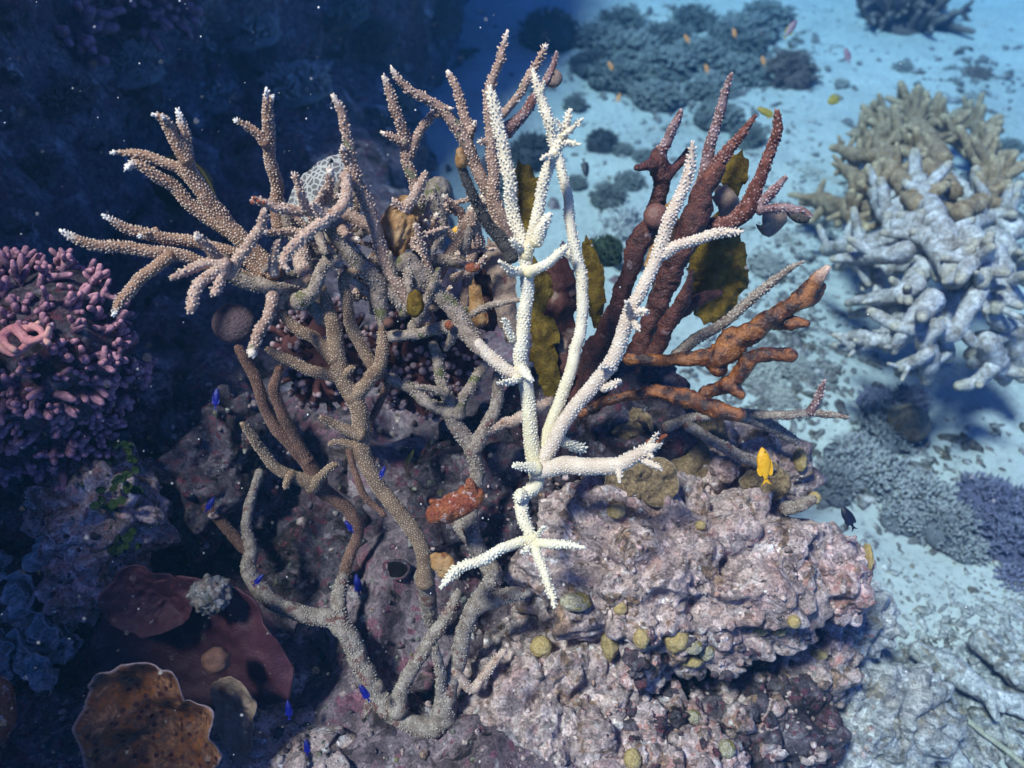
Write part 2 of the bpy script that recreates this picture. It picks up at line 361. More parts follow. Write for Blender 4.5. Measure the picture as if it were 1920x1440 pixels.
M['rubble_grey'] = rock_mat('grey_rubble', [(.10, .095, .09), (.18, .17, .165), (.27, .25, .25), (.38, .36, .36)], pink=(.16, .12, .11), s=20)
M['rubble_pale'] = rock_mat('silty_rubble', [(.26, .25, .25), (.36, .35, .34), (.44, .43, .42), (.50, .49, .48)], pink=(.30, .25, .23), s=20, amount=.62, dark=(.2, .19, .19))
M['bush_slate'] = coral_mat('slate_bush_coral', (.09, .088, .10), (.17, .16, .18), (.30, .29, .31), (.38, .36, .37), (.4, 1.0), bs=16, spk=.7, spks=120)
M['algae_dark'] = coral_mat('dark_green_leafy_alga', (.02, .035, .025), (.045, .065, .04), (.10, .15, .10), bs=40)
M['green_leaf'] = plain_mat('green_leafy_alga', (.022, .045, .012), (.05, .085, .022), 50, .5, .4, .2)
M['snow'] = plain_mat('pale_floating_speck', (.7, .68, .66), (.8, .78, .75), 30, .8, .1, .1)
M['pit'] = plain_mat('hole_shade_black', (.006, .005, .006), (.012, .01, .01), 60, .95, .3, .02)  # near-black colour in place of the shade inside the hole
M['rope'] = plain_mat('pale_weathered_rope', (.32, .28, .20), (.46, .42, .34), 90, .8, .5, .1)
M['eye'] = plain_mat('black_fish_eye', (.01, .01, .012), (.015, .015, .02), 30, .2, .1, .5)

def fish_mat(name, a, b_, patch=None): return plain_mat(name, a, b_, 60, .4, .2, .35, patch=patch)
M['f_yellow'] = fish_mat('yellow_fish_skin', (.66, .30, .006), (.72, .37, .012))
M['f_navy'] = fish_mat('navy_fish_skin', (.006, .007, .018), (.012, .012, .03))
M['f_orange'] = fish_mat('orange_fish_skin', (.55, .19, .05), (.66, .28, .09))
M['f_blue'] = fish_mat('electric_blue_fish_skin', (.004, .005, .12), (.006, .008, .20))
M['f_olive'] = fish_mat('olive_yellow_fish_skin', (.24, .19, .03), (.32, .26, .05))
M['f_mauve'] = fish_mat('mauve_fish_skin', (.20, .12, .17), (.28, .18, .22))
M['f_darkrim'] = fish_mat('dark_brown_fish_skin', (.008, .007, .007), (.014, .011, .009))
M['f_gold'] = fish_mat('gold_fin', (.20, .13, .006), (.26, .16, .01))

# fish with a net of spots, and one with stripes
def voronoi_mat(name, cell, line, scale, stretch=(1, 1, 1), feat='DISTANCE_TO_EDGE', lo=.04, hi=.1):
    m, nt, b = new_mat(name); tc = nt.nodes.new('ShaderNodeTexCoord'); mp = nt.nodes.new('ShaderNodeMapping'); mp.inputs['Scale'].default_value = stretch
    v = nt.nodes.new('ShaderNodeTexVoronoi'); v.feature = feat; v.inputs['Scale'].default_value = scale
    nt.links.new(tc.outputs['Object'], mp.inputs[0]); nt.links.new(mp.outputs[0], v.inputs['Vector'])
    nt.links.new(mix(nt, rng_map(nt, v.outputs['Distance'], lo, hi), line, cell), b.inputs['Base Color']); b.inputs['Roughness'].default_value = .5
    return m
M['f_net'] = voronoi_mat('netted_fish_skin', (.10, .09, .10), (.36, .34, .33), 130, lo=.08, hi=.16)
M['plate_spot'] = None
def spotted_plate():
    m, nt, b = new_mat('orange_spotted_plate'); tc = nt.nodes.new('ShaderNodeTexCoord')
    v = nt.nodes.new('ShaderNodeTexVoronoi'); v.inputs['Scale'].default_value = 90; v.inputs['Randomness'].default_value = .75
    nt.links.new(tc.outputs['Object'], v.inputs['Vector'])
    n = noise_node(nt, 30, 6, .75, .8); n2 = noise_node(nt, 260, 4, .7)
    col = ramp(nt, n.outputs['Fac'], [(.3, (.075, .05, .012)), (.42, (.20, .06, .016)), (.5, (.10, .045, .03)), (.58, (.26, .11, .05)), (.68, (.30, .14, .10)), (.78, (.10, .07, .02))]).outputs[0]
    col = mix(nt, rng_map(nt, v.outputs['Distance'], .36, .22), col, (.045, .010, .010))
    col = mix(nt, rng_map(nt, attr(nt, 'along'), .95, 1.0), col, (.26, .19, .21))
    col = mix(nt, .8, col, ramp(nt, n2.outputs['Fac'], [(.3, (.4, .4, .4)), (.7, (1.4, 1.4, 1.4))]).outputs[0], 'MULTIPLY')
    nt.links.new(col, b.inputs['Base Color']); bump(nt, b, n2.outputs['Fac'], .4, .002); return m
M['plate_spot'] = spotted_plate()

def sand_mat():
    m, nt, b = new_mat('coral_sand')
    n1 = noise_node(nt, 2.2, 6, .62, .3); n2 = noise_node(nt, 60, 4, .7, 0, 3); n3 = noise_node(nt, 14, 5, .7, .4, 6)
    col = ramp(nt, n1.outputs['Fac'], [(.3, (.35, .34, .325)), (.5, (.42, .41, .395)), (.7, (.47, .46, .445))]).outputs[0]
    col = mix(nt, rng_map(nt, n3.outputs['Fac'], .62, .76), col, (.30, .29, .28))
    col = mix(nt, .7, col, ramp(nt, n2.outputs['Fac'], [(.28, (.5, .5, .5)), (.5, (1, 1, 1)), (.75, (1.2, 1.2, 1.2))]).outputs[0], 'MULTIPLY')
    nt.links.new(col, b.inputs['Base Color']); b.inputs['Roughness'].default_value = .95
    bump(nt, b, n2.outputs['Fac'], .6, .006); return m
M['sand'] = sand_mat()

# ------------------------------------------------------------------ the setting: sand floor and reef slope
def grid_mesh(name, xs, ys, zf, disp=None):
    X, Y = np.meshgrid(xs, ys, indexing='ij'); v = np.stack([X.ravel(), Y.ravel(), zf(X.ravel(), Y.ravel())], -1)
    nx, ny = len(xs), len(ys); I = np.arange(nx * ny).reshape(nx, ny)
    q = np.stack([I[:-1, :-1], I[1:, :-1], I[1:, 1:], I[:-1, 1:]], -1).reshape(-1, 4)
    if disp is not None:
        W = v.reshape(nx, ny, 3); du = np.gradient(W, axis=0); dv = np.gradient(W, axis=1)
        nn = np.cross(du, dv).reshape(-1, 3); nn /= np.linalg.norm(nn, axis=1)[:, None] + 1e-12
        v = v + nn * disp(v)[:, None]
    mb = MB(); mb.add(v, q); return mb

def sand_z(x, y):
    p = np.stack([x, y, 0 * x], -1)
    fade = sstep(9, 5, np.hypot(x, y - 2))
    return fade * (0.035 * fbm(p * 1.6, 3, 3) + 0.016 * fbm(p * 7, 5, 3) + 0.012 * fbm(p * np.array([9, 22, 1]) + fbm(p * 3, 8, 2)[:, None], 6, 2)) 
dens = lambda a, b, n, lo, hi: np.concatenate([np.linspace(lo, a, 14)[:-1], np.linspace(a, b, n), np.linspace(b, hi, 14)[1:]])
mb = grid_mesh('sand', dens(-1.2, 3.2, 280, -30, 30), dens(0.2, 5.4, 270, -12, 40), sand_z)
sand = link('sand', mb.mesh('sand'), M['sand']); sand['kind'] = 'structure'

WY = [-2, .0, .35, .9, 1.5, 2.0, 2.6, 3.2, 4.0, 8]; WX = [-.90, -.90, -.95, -.95, -1.0, -.95, -.70, -.38, -.28, -.28]  # wall foot and reef line; foot set so the unseen wall shades the left
EY = [-2, 0, .5, .9, 1.3, 1.7, 2.3, 3.2, 8]; EX = [.25, .3, .36, .36, .22, .0, -.22, -.30, -.3]
def reef_z(x, y):
    w = np.interp(y, WY, WX) - x; e = np.interp(y, EY, EX) - x
    p = np.stack([x, y, 0 * x], -1)
    top = 1.9 - .25 * sstep(1.0, .6, y) * sstep(.05, .35, y)  # height of the unseen wall, shaped for the shade it casts
    z = -.12 + .50 * sstep(0, .34, e) + .06 * fbm(p * 3.1, 31, 3) * sstep(0, .3, e)
    return z + top * sstep(-.06, .24, w) 
def reef_disp(v):
    a = 1.1 - worley(v * 5.5, 41); b = 1.0 - worley(v * 14 + 2, 43)
    return .10 * a ** 2 + .035 * b + .03 * fbm(v * 30, 45, 3) + .05 * fbm(v * 6, 47, 3)
mb = grid_mesh('reef', np.linspace(-2.6, .5, 290), np.linspace(-.6, 4.6, 320), reef_z, reef_disp)
reef_me = mb.mesh('reef_slope'); REEF_V = np.concatenate(mb.v); REEF_Q = np.concatenate(mb.q)
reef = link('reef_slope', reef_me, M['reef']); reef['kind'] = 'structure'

# ------------------------------------------------------------------ rocks
BV, BF, bn = [REEF_V], [np.vstack([REEF_Q[:, :3], REEF_Q[:, [0, 2, 3]]])], len(REEF_V)
def boulder(label, px, py, d, rx, ry, rd, seed, mat='rock', sub=6, a1=.16, a2=.09, rough=.03, name='reef_rock'):
    """a nodular lump of old reef, rx, ry in photo pixels at its depth, rd metres thick"""
    global bn
    v, f = ico(sub); s = d / FPX
    rad = np.array([rx * s, ry * s, rd]); o = np.random.default_rng(seed).uniform(0, 50, 3)
    R = float(np.mean(rad))
    p = v * rad
    q = p / R
    k = 1 + .22 * fbm(q * 1.1 + o, seed, 3) + 1.5 * a1 * (1 - 1.2 * worley(q * 2.6 + o, seed)) + a2 * (1 - 1.3 * worley(p * 46 + o, seed + 3)) * .8
    k = k - .10 * sstep(.25, .6, fbm(q * 3.4 + o, seed + 9, 3)) 
    am = min(1, R / .06)
    rg = 1 - 2.2 * np.abs(fbm(p * 26 + o, seed + 8, 4)); pit = sstep(.22, .5, fbm(p * 24 + o, seed + 12, 2))
    add = am * (.016 * (.62 - worley(p * 24 + o, seed + 21)) + .011 * rg + .007 * fbm(p * 95 + o, seed + 7, 3) + .004 * (.7 - worley(p * 150 + o, seed + 5)) - .020 * pit)
    p = p * (k * .95)[:, None] + v * add[:, None]
    c = P(px, py, d)
    wv = c + p[:, :1] * RGT + p[:, 1:2] * UPV + p[:, 2:] * (-FWD)
    mb = MB(); mb.add(wv, tris=f); BV.append(wv); BF.append(f + bn); bn += len(wv)
    lo = wv[wv[:, 2].argmin()]
    return tag(link(name, mb.mesh(name, (c[0], c[1], lo[2])), M[mat], loc=(c[0], c[1], lo[2])), label, 'rock')

boulder('broad pitted grey-pink rock ledge right of the bleached coral base', 1250, 1052, 1.17, 228, 150, .12, 1, 'rock', 7, .3, .15)
boulder('nodular pink-grey rock lump just right of the lower white arms', 1130, 975, 1.15, 95, 80, .06, 31, 'rock_pink', 6, .3, .16)
boulder('rough mauve rock lump between the broad ledge and its right tip', 1415, 1075, 1.15, 95, 95, .06, 32, 'rock_pink', 6, .3, .16)
boulder('lumpy rock along the lower rim of the broad ledge', 1240, 1150, 1.17, 130, 62, .06, 33, 'rock', 6, .35, .18)
boulder('pink-crusted rock knob at the right tip of the ledge over sand', 1556, 1075, 1.15, 58, 66, .055, 2, 'rock_pink', 6, .25, .14)
boulder('pink-grey rock knob below the ledge with yellow bulbs on its rim', 1450, 1150, 1.18, 58, 48, .05, 3, 'rock_pink', 6, .25, .12)
boulder('grey rock shelf under the dead branches above the yellow fish', 1345, 885, 1.26, 150, 90, .09, 4, 'rock', 6, .22, .13)
boulder('large grey-mauve rock at bottom centre beside the looping dead branch', 1010, 1345, 1.17, 160, 165, .12, 5, 'rock', 7, .2, .12)
boulder('grey nodular rock below the downward white branch tip', 1130, 1190, 1.22, 150, 90, .10, 6, 'rock', 6, .24, .14)
boulder('pinkish lumpy rock at the bottom edge right of centre', 1195, 1410, 1.14, 150, 90, .09, 7, 'rock_pink', 6, .24, .14)
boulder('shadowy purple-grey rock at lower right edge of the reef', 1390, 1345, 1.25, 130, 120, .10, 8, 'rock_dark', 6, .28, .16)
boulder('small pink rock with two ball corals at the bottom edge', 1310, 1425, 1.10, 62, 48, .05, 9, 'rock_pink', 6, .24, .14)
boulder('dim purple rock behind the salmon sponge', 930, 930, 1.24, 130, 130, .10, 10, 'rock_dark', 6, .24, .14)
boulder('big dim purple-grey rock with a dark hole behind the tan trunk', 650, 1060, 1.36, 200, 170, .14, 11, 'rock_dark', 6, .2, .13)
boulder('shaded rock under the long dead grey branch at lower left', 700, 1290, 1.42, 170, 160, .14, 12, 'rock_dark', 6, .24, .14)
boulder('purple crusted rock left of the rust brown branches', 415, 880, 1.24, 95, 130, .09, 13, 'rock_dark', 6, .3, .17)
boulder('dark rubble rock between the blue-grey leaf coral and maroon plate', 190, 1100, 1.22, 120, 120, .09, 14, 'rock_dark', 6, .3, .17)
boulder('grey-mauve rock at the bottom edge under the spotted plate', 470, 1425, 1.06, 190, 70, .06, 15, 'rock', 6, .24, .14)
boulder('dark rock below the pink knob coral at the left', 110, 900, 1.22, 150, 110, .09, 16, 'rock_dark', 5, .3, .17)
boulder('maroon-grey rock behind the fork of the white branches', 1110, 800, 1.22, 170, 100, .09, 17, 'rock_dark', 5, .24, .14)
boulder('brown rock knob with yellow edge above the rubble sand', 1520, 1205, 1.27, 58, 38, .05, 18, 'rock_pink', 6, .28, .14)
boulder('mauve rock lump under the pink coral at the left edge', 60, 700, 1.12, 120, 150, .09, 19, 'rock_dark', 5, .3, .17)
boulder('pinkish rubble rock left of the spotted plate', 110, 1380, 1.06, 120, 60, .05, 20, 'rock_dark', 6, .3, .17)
boulder('low silty rubble mound right of the bottom rocks', 1600, 1345, 1.36, 150, 85, .08, 25, 'rubble_pale', 6, .3, .2)
boulder('small silty rubble mound under the brown rock knob', 1530, 1265, 1.36, 90, 50, .06, 26, 'rubble_pale', 6, .3, .2)
boulder('silty rubble mound at the bottom edge right of the dark rock', 1530, 1440, 1.28, 80, 50, .06, 27, 'rubble_pale', 6, .3, .2)
boulder('mauve rock sloping down from the ledge to the rubble', 1480, 1250, 1.27, 95, 60, .07, 28, 'rock', 6, .3, .18)
boulder('silty lump at the foot of the ledge tip', 1575, 1160, 1.33, 75, 52, .06, 29, 'rubble_pale', 6, .3, .18)
boulder('mauve-grey rubble rock filling the dark gap below the pink coral', 195, 955, 1.12, 95, 85, .06, 34, 'rock_pink', 6, .35, .2)
boulder('small mauve rubble rock right of the blue-grey leaf coral', 175, 1075, 1.10, 62, 62, .05, 35, 'rock_pink', 6, .35, .2)
boulder('round grey-mauve stone between tan plates', 1360, 877, 1.15, 24, 22, .02, 21, 'rock', 5, .1, .1)
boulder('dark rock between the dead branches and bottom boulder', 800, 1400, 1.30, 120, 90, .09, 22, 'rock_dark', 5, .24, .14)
TREE = BVHTree.FromPolygons([Vector(x) for x in np.concatenate(BV).tolist()], np.concatenate(BF).tolist())
def surf(px, py, dflt=1.2):
    r = Vector(ray(px, py)); L = r.length; h = TREE.ray_cast(Vector(CPOS), r / L)
    return (h[3] / L if h[0] is not None else dflt)

# ------------------------------------------------------------------ branching corals traced as limbs with their own depth
STY = {  # spacing, height, radius, lean, endgrow, keep, lump, lumpfreq, segs
 'bleach': (.0040, .0015, .00105, .6, 1.9, .96, .09, 60),
 'bleachlow': (.0040, .0012, .0010, .4, 2.0, .93, .08, 60),
 'live': (.0038, .0016, .00115, .7, 1.5, 1.0, .06, 55),
 'tan': (.0033, .0010, .00085, .3, 1.2, 1.0, .09, 45),
 'mauve': (.0042, .0018, .0013, .5, 1.3, .85, .15, 70),
 'fuzz': (.0036, .0014, .0011, .3, 1.1, .7, .28, 110),
 'dead': (.0036, .0015, .0011, .3, 1.0, .6, .30, 110),
 'spike': (.0046, .0017, .0016, .8, 1.0, .75, .22, 100),
 'smooth': None,
}
_seed = [100]
def limb(pts, d0, d1, sty, dz=None):
    """pts rows (x, y, width px); depth runs from d0 at the first row to d1 at the last"""
    _seed[0] += 1; sd = _seed[0]
    p = np.asarray(pts, float); L = np.concatenate([[0], np.cumsum(np.hypot(*np.diff(p[:, :2], axis=0).T))]); L /= L[-1]
    d = d0 + (d1 - d0) * L + (0 if dz is None else np.asarray(dz))
    W = np.array([np.append(P(a, b, dd), w / 2 * dd / FPX) for (a, b, w), dd in zip(p, d)])
    sp = spline(W, .0024 if sty != 'smooth' else .0022)
    c, r = sp[:, :3], np.maximum(sp[:, 3], .001) * (.90 if sty == 'smooth' else .83)
    cum = np.concatenate([[0], np.cumsum(np.linalg.norm(np.diff(c, axis=0), axis=1))]); r = r * (1 + (.12 if sty.startswith('bleach') else .34) * np.exp(-cum / (1.6 * r[0])))
    n = np.stack([fbm(c * 22, sd, 2), fbm(c * 22, sd + 1, 2), fbm(c * 22, sd + 2, 2)], -1); n -= n[0]
    c = c + n * .006 * np.minimum(1, np.linspace(0, 3, len(c)))[:, None]
    mb = MB(); S = STY[sty]
    if S is None:
        tube(mb, c, r, 26, .42, 55, sd, 0.0, .26)
    else:
        tg, N, B = tube(mb, c, r * .96, 14, S[6], S[7], sd)
        corallites(mb, c, r * .97, tg, N, B, S[0], S[1], S[2], S[3], sd, S[4], S[5], .35 if sty in ('bleach', 'live') else .7, .8 if sty == 'bleach' else .6)
    return mb, c

def colony(name, label, cat, sty, mat, limbs, group=None):
    """limbs: (rows, d0, d1, {sty, mat, subs:[(rows, dd, {..})], label})"""
    root = None; org = None
    for L in limbs:
        rows, d0, d1 = L[:3]; o = L[3] if len(L) > 3 else {}
        mb, c = limb(rows, d0, d1, o.get('sty', sty), o.get('dz'))
        if root is None:
            org = c[0].copy(); root = thing(name, label, cat, org, group)
        b = link('branch', mb.mesh('branch', org), M[o.get('mat', mat)], root)
        if 'label' in o: b['label'] = o['label']
        pr = np.asarray(rows, float)
        for S in o.get('subs', []):
            sr = S[0]; so = S[2] if len(S) > 2 else {}
            k = int(np.argmin(np.hypot(pr[:, 0] - sr[0][0], pr[:, 1] - sr[0][1]))); cl = np.concatenate([[0], np.cumsum(np.hypot(*np.diff(pr[:, :2], axis=0).T))])
            ds = d0 + (d1 - d0) * cl[k] / cl[-1]
            smb, _ = limb(sr, ds, ds + S[1], so.get('sty', o.get('sty', sty)))
            sb = link('branchlet', smb.mesh('branchlet', org), M[so.get('mat', o.get('mat', mat))], b)
            if 'label' in so: sb['label'] = so['label']
    return root

# --- the white bleached staghorn in the middle
colony('bleached_staghorn_coral', 'bleached white staghorn coral with tall bare branches in the middle', 'coral', 'bleach', 'bleach', [
 ([(1008, 880, 40), (997, 837, 36), (988, 746, 33), (974, 678, 32), (980, 608, 31), (986, 547, 30), (989, 501, 30), (985, 465, 28), (962, 405, 27), (948, 323, 26), (942, 257, 25), (931, 200, 22), (921, 168, 13)], .98, .85, {'sty': 'bleach', 'subs': [
   ([(986, 510, 20), (960, 503, 19), (937, 492, 9)], -.03), ([(984, 470, 20), (970, 460, 18), (961, 454, 14)], -.02),
   ([(962, 635, 20), (952, 624, 16), (945, 612, 9)], -.02), ([(976, 706, 22), (955, 716, 14), (935, 719, 7)], -.03), ([(974, 690, 26), (985, 700, 22), (992, 712, 14)], -.02)]}),
 ([(986, 480, 28), (1003, 427, 27), (1017, 357, 25), (1030, 317, 25), (1043, 282, 24), (1056, 248, 20), (1064, 214, 9)], .905, .84, {'subs': [
   ([(1006, 455, 26), (1018, 430, 26), (1030, 404, 16)], -.02), ([(1050, 268, 16), (1064, 265, 13), (1082, 270, 7)], -.02), ([(1055, 256, 14), (1068, 242, 12), (1082, 224, 6)], -.02),
   ([(1040, 290, 16), (1030, 294, 15), (1021, 297, 10)], -.015), ([(1054, 250, 10), (1050, 238, 9), (1046, 228, 5)], -.01)]}),
 ([(1014, 868, 32), (1027, 816, 29), (1050, 746, 28), (1072, 669, 28), (1087, 611, 27), (1090, 562, 27), (1088, 516, 26), (1080, 462, 25), (1073, 440, 24), (1063, 380, 23), (1052, 317, 22), (1034, 250, 22), (1020, 200, 21), (1007, 173, 19), (997, 140, 9)], .985, .88, {'sty': 'bleachlow', 'subs': [
   ([(1088, 512, 20), (1074, 486, 19), (1056, 466, 18)], .01), ([(1010, 180, 12), (1018, 168, 10), (1021, 155, 6)], -.01)]}),
 ([(990, 512, 24), (1020, 494, 22), (1040, 478, 20), (1058, 464, 15)], .905, .90, {'sty': 'bleachlow'}),
 ([(1010, 872, 36), (1030, 843, 36), (1059, 791, 33), (1105, 736, 34), (1142, 691, 34), (1170, 639, 34), (1185, 587, 31), (1203, 556, 29), (1228, 501, 29), (1250, 450, 27), (1272, 386, 26), (1292, 324, 23), (1302, 272, 9)], .98, .86, {'mat': 'bleach_pink', 'subs': [
   ([(1244, 478, 26), (1272, 457, 23), (1308, 441, 22), (1350, 434, 20), (1395, 433, 8)], -.05), ([(1185, 590, 22), (1200, 586, 20), (1216, 583, 14)], -.03), ([(1186, 595, 20), (1177, 582, 15), (1170, 568, 8)], -.03),
   ([(1132, 728, 20), (1146, 721, 16), (1158, 717, 9)], -.02), ([(1150, 690, 20), (1136, 689, 15), (1126, 687, 9)], -.02), ([(1188, 600, 16), (1193, 610, 14), (1196, 618, 10)], -.02), ([(1046, 822, 26), (1066, 832, 24), (1094, 842, 20)], .03, {'mat': 'bleach'})]}),
 ([(1005, 884, 34), (1026, 880, 36), (1055, 871, 42), (1105, 874, 40), (1155, 867, 38), (1182, 852, 32), (1212, 836, 26), (1236, 822, 15)], .97, .90, {'mat': 'bleach_pink', 'sty': 'bleachlow', 'subs': [
   ([(1196, 856, 20), (1212, 866, 17), (1231, 876, 12)], -.02), ([(1160, 868, 16), (1162, 882, 14), (1163, 895, 8)], -.02), ([(1215, 836, 14), (1226, 822, 11), (1230, 811, 6)], -.02),
   ([(1218, 832, 13), (1236, 824, 12), (1253, 817, 7)], -.02, {'mat': 'sponge_red', 'sty': 'smooth', 'label': 'salmon pink tip of the white branch'}), ([(1200, 850, 18), (1216, 850, 15), (1226, 856, 9)], -.02)]}),
 ([(1006, 878, 30), (985, 880, 18), (966, 883, 12)], .96, .94, {}),
 ([(1004, 880, 34), (1006, 908, 32), (980, 932, 30), (986, 968, 30), (998, 996, 26), (1002, 1020, 22)], .985, .95, {'sty': 'bleachlow', 'subs': [([(978, 928, 30), (975, 932, 28), (973, 936, 22)], -.015)]}),
 ([(1000, 1010, 26), (975, 1018, 24), (930, 1038, 24), (880, 1060, 22), (845, 1077, 20), (820, 1100, 10)], .95, .91, {}),
 ([(1000, 1016, 24), (1030, 1020, 22), (1062, 1022, 17), (1098, 1028, 5)], .95, .92, {}),
 ([(1001, 1014, 24), (1009, 1045, 21), (1021, 1082, 19), (1033, 1115, 16), (1038, 1142, 6)], .95, .89, {'subs': [([(998, 1020, 14), (988, 1032, 11), (981, 1040, 7)], -.02), ([(1005, 1006, 14), (1016, 999, 10), (1022, 993, 5)], -.03)]}),
])
colony('cream_tipped_branch', 'brown turf branch turning white where it meets the bleached coral', 'coral', 'fuzz', 'fuzz', [
 ([(735, 630, 22), (780, 627, 24), (833, 617, 30), (867, 622, 34), (907, 653, 32)], .97, .95, {'subs': [([(850, 625, 18), (842, 645, 16), (838, 660, 12)], .03)]}),
 ([(895, 645, 28), (925, 672, 30), (950, 692, 28), (978, 704, 26)], .95, .945, {'mat': 'bleach_pink', 'sty': 'bleachlow'})])

# --- live brown colony reaching to the left
colony('brown_staghorn_coral', 'live brown staghorn coral with pale cups fanning out at the far left', 'coral', 'live', 'live', [
 ([(545, 548, 30), (500, 537, 30), (440, 512, 30), (367, 484, 29), (307, 474, 28), (250, 466, 26), (183, 456, 23), (140, 442, 18), (121, 435, 8)], .97, .86, {'subs': [([(316, 480, 26), (284, 507, 26), (250, 530, 25), (225, 557, 22), (211, 586, 9)], -.04)]}),
 ([(490, 510, 30), (440, 472, 28), (400, 457, 27), (350, 444, 27), (300, 434, 26), (250, 422, 22), (222, 407, 16), (201, 396, 7)], .97, .88, {'subs': [([(292, 434, 16), (276, 441, 14), (262, 448, 8)], -.02)]}),
 ([(500, 500, 34), (440, 442, 32), (400, 413, 31), (360, 382, 29), (317, 341, 27), (277, 318, 24), (250, 304, 20), (236, 312, 10)], .98, .89),
 ([(515, 510, 36), (460, 452, 38), (417, 402, 37), (383, 364, 36), (357, 323, 35), (347, 280, 30), (348, 247, 24), (341, 214, 10)], .97, .87, {'subs': [
   ([(350, 300, 26), (333, 276, 25), (313, 246, 24), (298, 230, 16), (286, 225, 8)], -.03), ([(318, 248, 16), (311, 232, 14), (307, 218, 7)], -.03),
   ([(368, 345, 26), (340, 322, 24), (300, 305, 22), (260, 293, 21), (230, 289, 15), (200, 289, 6)], -.03)]}),
 ([(524, 420, 28), (513, 373, 28), (510, 340, 27), (500, 300, 26), (497, 257, 25), (497, 207, 22), (493, 167, 8)], .97, .87, {'subs': [([(497, 268, 20), (484, 252, 19), (467, 239, 16), (447, 227, 7)], -.02), ([(499, 200, 14), (506, 192, 13), (511, 183, 9)], -.01)]}),
])
# --- pinkish broken pieces on top of it
colony('mauve_staghorn_coral', 'pinkish crusted staghorn tangle with short blunt twigs left of centre', 'coral', 'mauve', 'pinkrot', [
 ([(612, 388, 24), (590, 392, 26), (560, 396, 25), (533, 391, 24), (500, 381, 22), (474, 374, 17)], .90, .86, {'subs': [([(572, 392, 18), (568, 378, 16), (563, 366, 10)], -.02), ([(590, 390, 18), (600, 372, 16), (606, 360, 11)], -.02)]}),
 ([(428, 510, 26), (450, 483, 24), (467, 450, 23), (477, 423, 22), (484, 397, 17)], .90, .86),
 ([(648, 330, 22), (647, 372, 26), (617, 403, 26), (583, 433, 25), (552, 460, 24), (538, 490, 19), (544, 500, 15)], .88, .86, {'subs': [([(612, 408, 20), (600, 398, 16), (592, 388, 11)], -.02)]}),
 ([(800, 600, 34), (760, 555, 32), (722, 488, 31), (703, 423, 30), (690, 380, 30), (673, 345, 30), (663, 310, 28), (655, 275, 24), (640, 225, 20), (627, 191, 12)], .98, .86, {'mat': 'mauve', 'subs': [([(660, 310, 22), (648, 300, 19), (640, 286, 13)], -.02), ([(668, 340, 20), (652, 347, 19), (640, 352, 14)], -.02)]}),
 ([(608, 420, 22), (614, 370, 23), (620, 322, 16)], .92, .87, {'mat': 'mauve'}),
 ([(418, 498, 34), (396, 494, 24), (365, 504, 21), (331, 518, 15)], .88, .85),
 ([(418, 500, 28), (391, 523, 25), (367, 551, 25), (353, 580, 20)], .88, .84),
 ([(416, 512, 24), (407, 532, 22), (398, 550, 20)], .88, .86),
 ([(412, 490, 26), (387, 466, 22), (367, 444, 19)], .88, .85, {'mat': 'mauve'}),
 ([(512, 556, 24), (504, 590, 24), (491, 630, 25), (481, 668, 21)], .90, .86, {'mat': 'mauve', 'label': 'pale blunt fragment hanging down'}),
 ([(514, 512, 20), (510, 490, 18), (514, 456, 15)], .92, .89),
])
# --- turf-covered tangle
colony('turf_covered_staghorn', 'grey fuzzy turf-covered staghorn limbs tangled in the middle left', 'coral', 'fuzz', 'fuzz', [
 ([(410, 492, 40), (450, 523, 36), (500, 537, 34), (550, 550, 36), (590, 568, 40), (612, 600, 26)], .93, .97),
 ([(560, 566, 34), (588, 545, 30), (602, 512, 28), (617, 495, 30), (634, 500, 24)], .94, .91),
 ([(625, 420, 40), (640, 450, 40), (672, 490, 42), (702, 520, 42), (712, 560, 38), (718, 605, 30)], .93, .97),
 ([(590, 425, 24), (600, 450, 22), (608, 476, 16)], .92, .90),
 ([(762, 490, 40), (783, 514, 40), (813, 544, 38), (840, 577, 38), (868, 616, 38), (885, 640, 32)], .94, .96, {'subs': [([(770, 495, 26), (766, 520, 22), (764, 545, 14)], -.01), ([(790, 520, 22), (770, 560, 24), (752, 590, 20)], .03)]}),
 ([(562, 462, 34), (570, 495, 36), (582, 525, 26)], .96, .94, {'mat': 'pinkrot'}),
 ([(706, 520, 26), (730, 545, 28), (748, 560, 26), (760, 580, 22)], .96, .97),
 ([(650, 400, 26), (680, 420, 30), (715, 440, 30), (745, 470, 26)], .95, .97, {'mat': 'mauve'}),
 ([(640, 430, 20), (655, 446, 18), (668, 450, 12)], .92, .90, {'mat': 'mauve'}),
 ([(536, 392, 26), (545, 420, 24), (556, 455, 22)], .95, .97),
])
gt = np.random.default_rng(41); tw = []
for k in range(34):
    x, y = gt.uniform(545, 905), gt.uniform(420, 640)
    if y > 560 and x < 640: y -= 120
    a = math.radians(gt.choice([55, 75, 100, 120, 150, 30, 200]) + gt.uniform(-15, 15)); l = gt.uniform(60, 140); w = gt.uniform(15, 25); b = gt.uniform(-25, 25)
    x1, y1 = x + math.cos(a) * l, y - math.sin(a) * l; xm, ym = (x + x1) / 2 + b * math.sin(a), (y + y1) / 2 + b * math.cos(a)
    d = gt.uniform(.97, 1.07); sb = []
    if k % 2: sb = [([(xm, ym, w * .8), (xm + gt.uniform(-30, 30), ym - gt.uniform(10, 30), w * .7), (xm + gt.uniform(-50, 50), ym - gt.uniform(30, 60), w * .45)], -.02)]
    tw.append(([(x, y, w * 1.1), (xm, ym, w), (x1, y1, w * .6)], d, d - .05, {'mat': ['fuzz', 'mauve', 'dead', 'pinkrot'][k % 4], 'sty': ['fuzz', 'mauve', 'dead', 'mauve'][k % 4], 'subs': sb}))
colony('tangled_thin_twigs', 'dense tangle of thin mauve-grey twigs behind the turf limbs', 'coral', 'fuzz', 'fuzz', tw)
